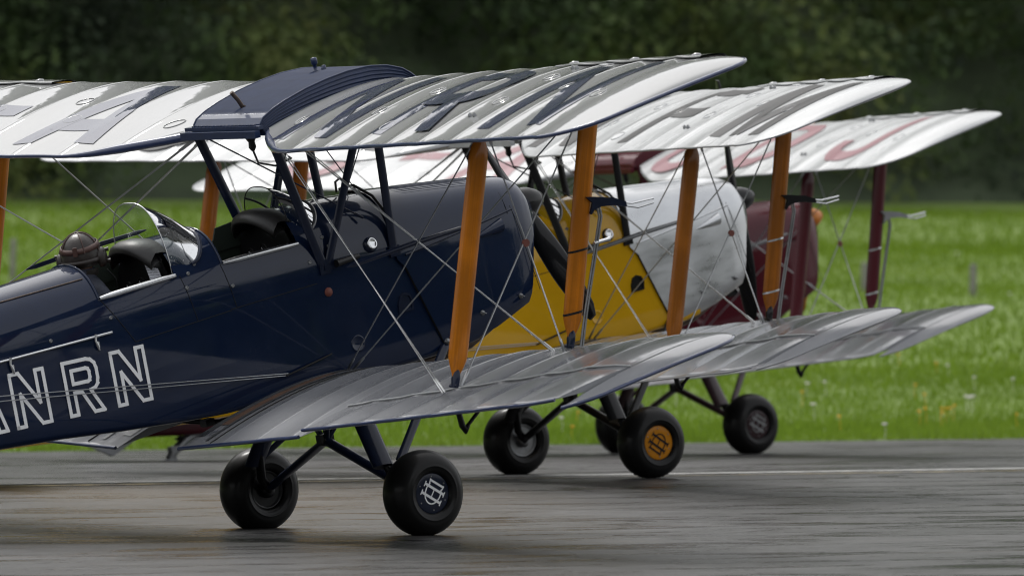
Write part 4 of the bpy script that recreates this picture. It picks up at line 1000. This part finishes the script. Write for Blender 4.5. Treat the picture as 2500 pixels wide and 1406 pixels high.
POSE = dict(
    p1=([[0.78629, -0.59072, -0.18109], [0.57706, 0.80686, -0.12641], [0.22079, -0.00511, 0.97531]], (-0.964, 59.707, 0.225)),
    p2=([[0.80671, -0.56107, -0.18554], [0.54816, 0.82775, -0.11978], [0.22079, -0.00507, 0.97531]], (0.475, 71.332, 0.300)),
    p3=([[0.76292, -0.61996, -0.18333], [0.60764, 0.78446, -0.12411], [0.22076, -0.01672, 0.97519]], (1.370, 83.800, 0.212)))
blue = build_biplane(dict(blue=True, bright=True, R=POSE['p1'][0], O=POSE['p1'][1], paint='navy', cowl='navy', strut='wood', metal='navy_metal', tank='navy_tank', wing_up='silver_wet', wing_low='silver_low', edge='navy_edge', letter='navy_letter',
    fit='navy_metal', cab='navy_metal', rod='navy_metal', pitot='navy_metal', leg='navy_metal', cap='navy_metal', caps=True, emb='white', emb_rot=R(50), prop='black', prop_ang=R(37), ail=.10, reg_side=' ANRN',
    reg_wing=([('A', 1.01, .66), ('-', 2.06, .45), ('G', 2.95, .66)], [('N', .66, .69), ('R', 1.87, .73), ('N', 3.16, .74)]),
    label='navy blue biplane with silver wings, nearest of the three, pilot in its cockpit'))
yellow = build_biplane(dict(blue=False, bright=False, R=POSE['p2'][0], O=POSE['p2'][1], paint='yellow', cowl='alu', strut='wood_dark', metal='alu', tank='silver_rain', wing_up='silver_rain', wing_low='silver_low', edge='silver_low', letter='grey_letter',
    fit='black', cab='black', rod='dull', pitot='black', leg='black', cap='orange', caps=False, emb='black', emb_rot=R(226), prop='black', prop_ang=R(176), ail=.04, reg_side='     ',
    reg_wing=([('A', 1.01, .66), ('-', 2.06, .45), ('G', 2.95, .66)], [('N', .70, .66), ('F', 2.09, .66), ('M', 3.46, .70)]), cowl_label='bare aluminium engine cowling',
    label='yellow biplane with bare metal cowling, middle of the three'))
maroon = build_biplane(dict(blue=False, bright=False, R=POSE['p3'][0], O=POSE['p3'][1], paint='maroon', cowl='maroon', strut='maroon_strut', metal='maroon', tank='maroon', wing_up='silver_rain', wing_low='silver_low', edge='silver_low', letter='maroon_letter',
    fit='maroon_strut', cab='maroon_strut', rod='dull', pitot='dull', fin='silver_low', leg='maroon_grey', cap='maroon_dark', caps=True, emb='dull', emb_rot=R(50), prop='wood', prop_ang=R(-22), ail=.05, reg_side='     ',
    reg_wing=([('A', 1.01, .66), ('-', 2.06, .45), ('G', 2.95, .66)], [('C', .55, .66), ('D', 1.80, .66), ('J', 3.18, .60)]),
    label='maroon biplane with maroon struts, farthest of the three'))

# ================================================================== pilot in the rear cockpit (built in the blue biplane's frame)
def frame_empty(name):
    e = bpy.data.objects.new(name, None); COL.objects.link(e); e.empty_display_size = .2
    e.matrix_world = blue.matrix_world.copy() @ Matrix.Translation((-1.40, 0, 1.03)); return e
M['skin'] = paint('skin', (.42, .22, .15), .5); M['jacket'] = paint('navy_flying_jacket', (.008, .012, .026), .7, bump=.4, bscale=30, var=.3, vscale=10)
M['helmet'] = paint('brown_leather_helmet', (.020, .015, .013), .42, var=.4, vscale=9, bump=.35, bscale=45, coat=.2, crough=.25, spec=.3)
M['strap'] = paint('brown_strap', (.055, .022, .016), .5)
M['hair'] = paint('dark_hair', (.012, .009, .007), .6)
per = frame_empty('person'); tag(per, 'pilot in a brown leather flying helmet and dark jacket, seen from behind in the cockpit', 'person')
def skin_body():
    # joint: position, radius (origin at the seat under the pelvis)
    J = [((-.03, 0, .10), (.15, .11)), ((-.05, 0, .26), (.145, .10)), ((-.06, 0, .40), (.165, .105)), ((-.045, 0, .485), (.10, .085)), ((-.035, 0, .535), (.056, .056)), ((-.02, 0, .60), (.066, .078)), ((-.012, 0, .66), (.078, .094)), ((-.012, 0, .715), (.058, .066))]
    E_ = [(i, i+1) for i in range(7)]
    def chain(start, pts):
        p = start
        for c, r in pts: J.append((c, r)); E_.append((p, len(J)-1)); p = len(J)-1
    for s in (-1, 1):
        chain(2, [((-.05, s*.13, .43), (.06, .058)), ((.04, s*.185, .24), (.045, .045)), ((.20, s*.15, .17), (.038, .038)), ((.30, s*.10, .20), (.028, .03))])
        chain(0, [((.06, s*.09, .09), (.085, .08)), ((.36, s*.10, .15), (.06, .06)), ((.56, s*.10, -.10), (.045, .045)), ((.64, s*.10, -.12), (.04, .035))])
    me = bpy.data.meshes.new('body'); me.from_pydata([j[0] for j in J], E_, []); o = bpy.data.objects.new('body', me); COL.objects.link(o); o.parent = per
    md = o.modifiers.new('skin', 'SKIN'); sd = o.modifiers.new('sub', 'SUBSURF'); sd.levels = 2; sd.render_levels = 2
    for i, (c, r) in enumerate(J): me.skin_vertices[0].data[i].radius = r; me.skin_vertices[0].data[i].use_root = (i == 0)
    me.materials.append(M['skin']); md.use_smooth_shade = True
    return o
skin_body()
def shell(name, rows, mat, closed=True):
    mb = MB(); mb.grid(rows, True, closed); return mb.build(name, mat, per)
# jacket: shoulders, collar, sleeves
def ring(cx, cz, rx, ry, n=28, tilt=0, dent=0): return [(cx+rx*math.cos(2*math.pi*k/n), ry*math.sin(2*math.pi*k/n)*(1), cz+tilt*math.cos(2*math.pi*k/n)+dent*abs(math.sin(2*math.pi*k/n))) for k in range(n)]
shell('jacket', [ring(-.05, .12, .14, .19), ring(-.06, .30, .145, .20), ring(-.06, .41, .14, .215, dent=-.01), ring(-.055, .455, .125, .205, dent=-.02), ring(-.05, .49, .105, .165, dent=-.012), ring(-.045, .52, .085, .105), ring(-.04, .545, .08, .085), ring(-.04, .575, .088, .092, tilt=-.01), ring(-.04, .57, .07, .074, tilt=-.01)], 'jacket')
for s in (-1, 1):
    mb = MB(); mb.tube([(-.05, s*.13, .44), (-.03, s*.165, .39), (.02, s*.185, .30), (.06, s*.185, .23), (.15, s*.16, .18), (.24, s*.13, .18)], [.066, .068, .062, .056, .05, .042], 12); mb.build('sleeve', M['jacket'], per)
# hands on the stick: palm with five fingers each
for s in (-1, 1):
    mb = MB(); mb.tube([(.24, s*.13, .18), (.28, s*.11, .19), (.315, s*.09, .195)], [.026, .034, .026], 10)
    for k in range(4): mb.tube([(.31, s*(.105-.013*k), .205-.012*k), (.345-.004*k, s*(.085-.012*k), .205-.014*k), (.34-.006*k, s*(.055-.010*k), .195-.015*k)], [.0085, .008, .0065], 6)
    mb.tube([(.285, s*.085, .215), (.315, s*.062, .228), (.335, s*.05, .222)], [.010, .009, .007], 6); mb.build('glove', M['leather'], per)
# helmet: panelled leather cap
rows = []; hc = Vector((-.012, 0, .658))
for i in range(19):
    th = R(2+i*6.3); row = []
    for k in range(36):
        a = 2*math.pi*k/36; sn = abs(math.sin(a*3)); seam = 1-.018*(1-min(1, sn*3.5))
        d = Vector((math.sin(th)*math.cos(a)*.112, math.sin(th)*math.sin(a)*.101, math.cos(th)*.118))*seam
        if th > R(95): d.x *= 1-.10*(th-R(95)); d.y *= 1-.12*(th-R(95))
        if math.cos(a) > .35 and th > R(70): d *= .80        # open at the face
        row.append(hc+d)
    rows.append(row)
shell('flying_helmet', rows, 'helmet')
mb = MB()
for k in range(7): 
    a = math.pi*k/7*1.0; pts = [hc+Vector((math.sin(t)*math.cos(a)*.1145, math.sin(t)*math.sin(a)*.1035, math.cos(t)*.1205)) for t in np.linspace(-1.4, 1.4, 16)]
    if k % 2 == 1: mb.tube(pts, .0028, 4)
mb.build('helmet_seam', M['strap'], per)
mb = MB(); rows = [[hc+Vector((math.cos(a)*.1155*sc, math.sin(a)*.1055*sc, dz+.014*math.cos(a))) for a in np.linspace(R(40), R(320), 34)] for dz, sc in ((.036, .955), (.036, .99), (.062, .885), (.062, .855))]
mb.grid(rows, True); mb.box(tuple(hc+Vector((-.112, -.0, .036))), (.006, .011, .022)); mb.build('goggle_strap', M['strap'], per)
mb = MB(); rows = [[hc+Vector((math.cos(a)*.112*sc, math.sin(a)*.100*sc, dz)) for a in np.linspace(R(75), R(285), 24)] for dz, sc in ((-.034, 1.0), (-.034, 1.045), (-.012, 1.045), (-.012, 1.0))]
mb.grid(rows, True); mb.build('helmet_band', M['helmet'], per)
for s in (-1, 1):
    mb = MB(); mb.lathe(tuple(hc+Vector((.008, s*.090, -.020))), (0, s, 0), [(0, .050), (.018, .050), (.030, .040), (.036, .020), (.037, .0001)], 20)
    for dz in (.03, -.028): mb.tube([tuple(hc+Vector((.03, s*.118, -.020+dz))), tuple(hc+Vector((.034, s*.136, -.020+dz)))], [.009, .011], 8)
    mb.build('earphone', M['helmet'], per)
    mb = MB(); mb.lathe(tuple(hc+Vector((.108, s*.035, .002))), (1, 0, 0), [(-.02, .034), (.0, .036), (.006, .032), (.006, .0001)], 16); mb.build('goggle_lens', M['dull'], per)
mb = MB(); mb.tube([tuple(hc+Vector((.092, 0, -.012))), tuple(hc+Vector((.112, 0, -.038))), tuple(hc+Vector((.098, 0, -.050)))], [.010, .016, .013], 8); mb.build('nose', M['skin'], per)
mb = MB(); mb.tube([tuple(hc+Vector((.088, -.024, -.075))), tuple(hc+Vector((.096, 0, -.073))), tuple(hc+Vector((.088, .024, -.075)))], .006, 6); mb.build('mouth', M['strap'], per)
mb = MB(); mb.grid([[hc+Vector((math.cos(a)*.088*sc, math.sin(a)*.082*sc, dz)) for a in np.linspace(R(100), R(260), 14)] for dz, sc in ((-.065, 1.0), (-.088, .95), (-.105, .82))]); mb.build('hair', M['hair'], per)
mb = MB(); mb.tube([tuple(hc+Vector((.0, -.118, -.085))), tuple(hc+Vector((.02, -.15, -.14))), tuple(hc+Vector((.03, -.14, -.20)))], .004, 5); mb.build('intercom_lead', M['black'], per)
for o in list(per.children):
    if o.name.split('.')[0] in ('flying_helmet', 'helmet_seam', 'goggle_strap', 'helmet_band', 'earphone', 'goggle_lens', 'nose', 'mouth', 'hair', 'intercom_lead'):
        for v in o.data.vertices: v.co = Vector((-.012, 0, .575))+Matrix.Rotation(R(44), 3, 'Z') @ ((v.co-Vector((-.012, 0, .60)))*1.12)
# sheets of paper and a grey card tucked in by the panel
def sheet(name, quad, mat, label):
    mb = MB(); a, b_, c, d = [Vector(p) for p in quad]; n = (b_-a).cross(d-a).normalized()
    rows = [[(a*(1-s)+b_*s)*(1-t)+(d*(1-s)+c*s)*t+n*(.006*math.sin(s*3)*math.sin(t*2.5)) for s in np.linspace(0, 1, 6)] for t in np.linspace(0, 1, 6)]
    mb.grid(rows); mb.grid([[p+n*.0012 for p in r] for r in rows]); o = mb.build(name, mat); o.matrix_world = blue.matrix_world.copy(); return tag(o, label, 'paper')
def page(name):
    m, t, b = new_mat(name); N = t.nodes; L = t.links; tc = N.new('ShaderNodeTexCoord'); wv = N.new('ShaderNodeTexWave'); wv.bands_direction = 'Z'; wv.inputs['Scale'].default_value = 22; wv.inputs['Distortion'].default_value = 3; wv.inputs['Detail Scale'].default_value = 8
    L.new(tc.outputs['Object'], wv.inputs[0]); r = N.new('ShaderNodeValToRGB'); r.color_ramp.elements[0].position = .1; r.color_ramp.elements[0].color = (.28, .28, .32, 1); r.color_ramp.elements[1].position = .3; r.color_ramp.elements[1].color = (.68, .70, .76, 1)
    L.new(wv.outputs[0], r.inputs[0]); L.new(r.outputs[0], b.inputs['Base Color']); return m
sheet('paper_sheet', [(-1.075, -.10, 1.545), (-1.07, -.215, 1.52), (-1.06, -.235, 1.435), (-1.09, -.165, 1.42)], page('written_paper'), 'white handwritten sheet of paper tucked beside the cockpit instruments')
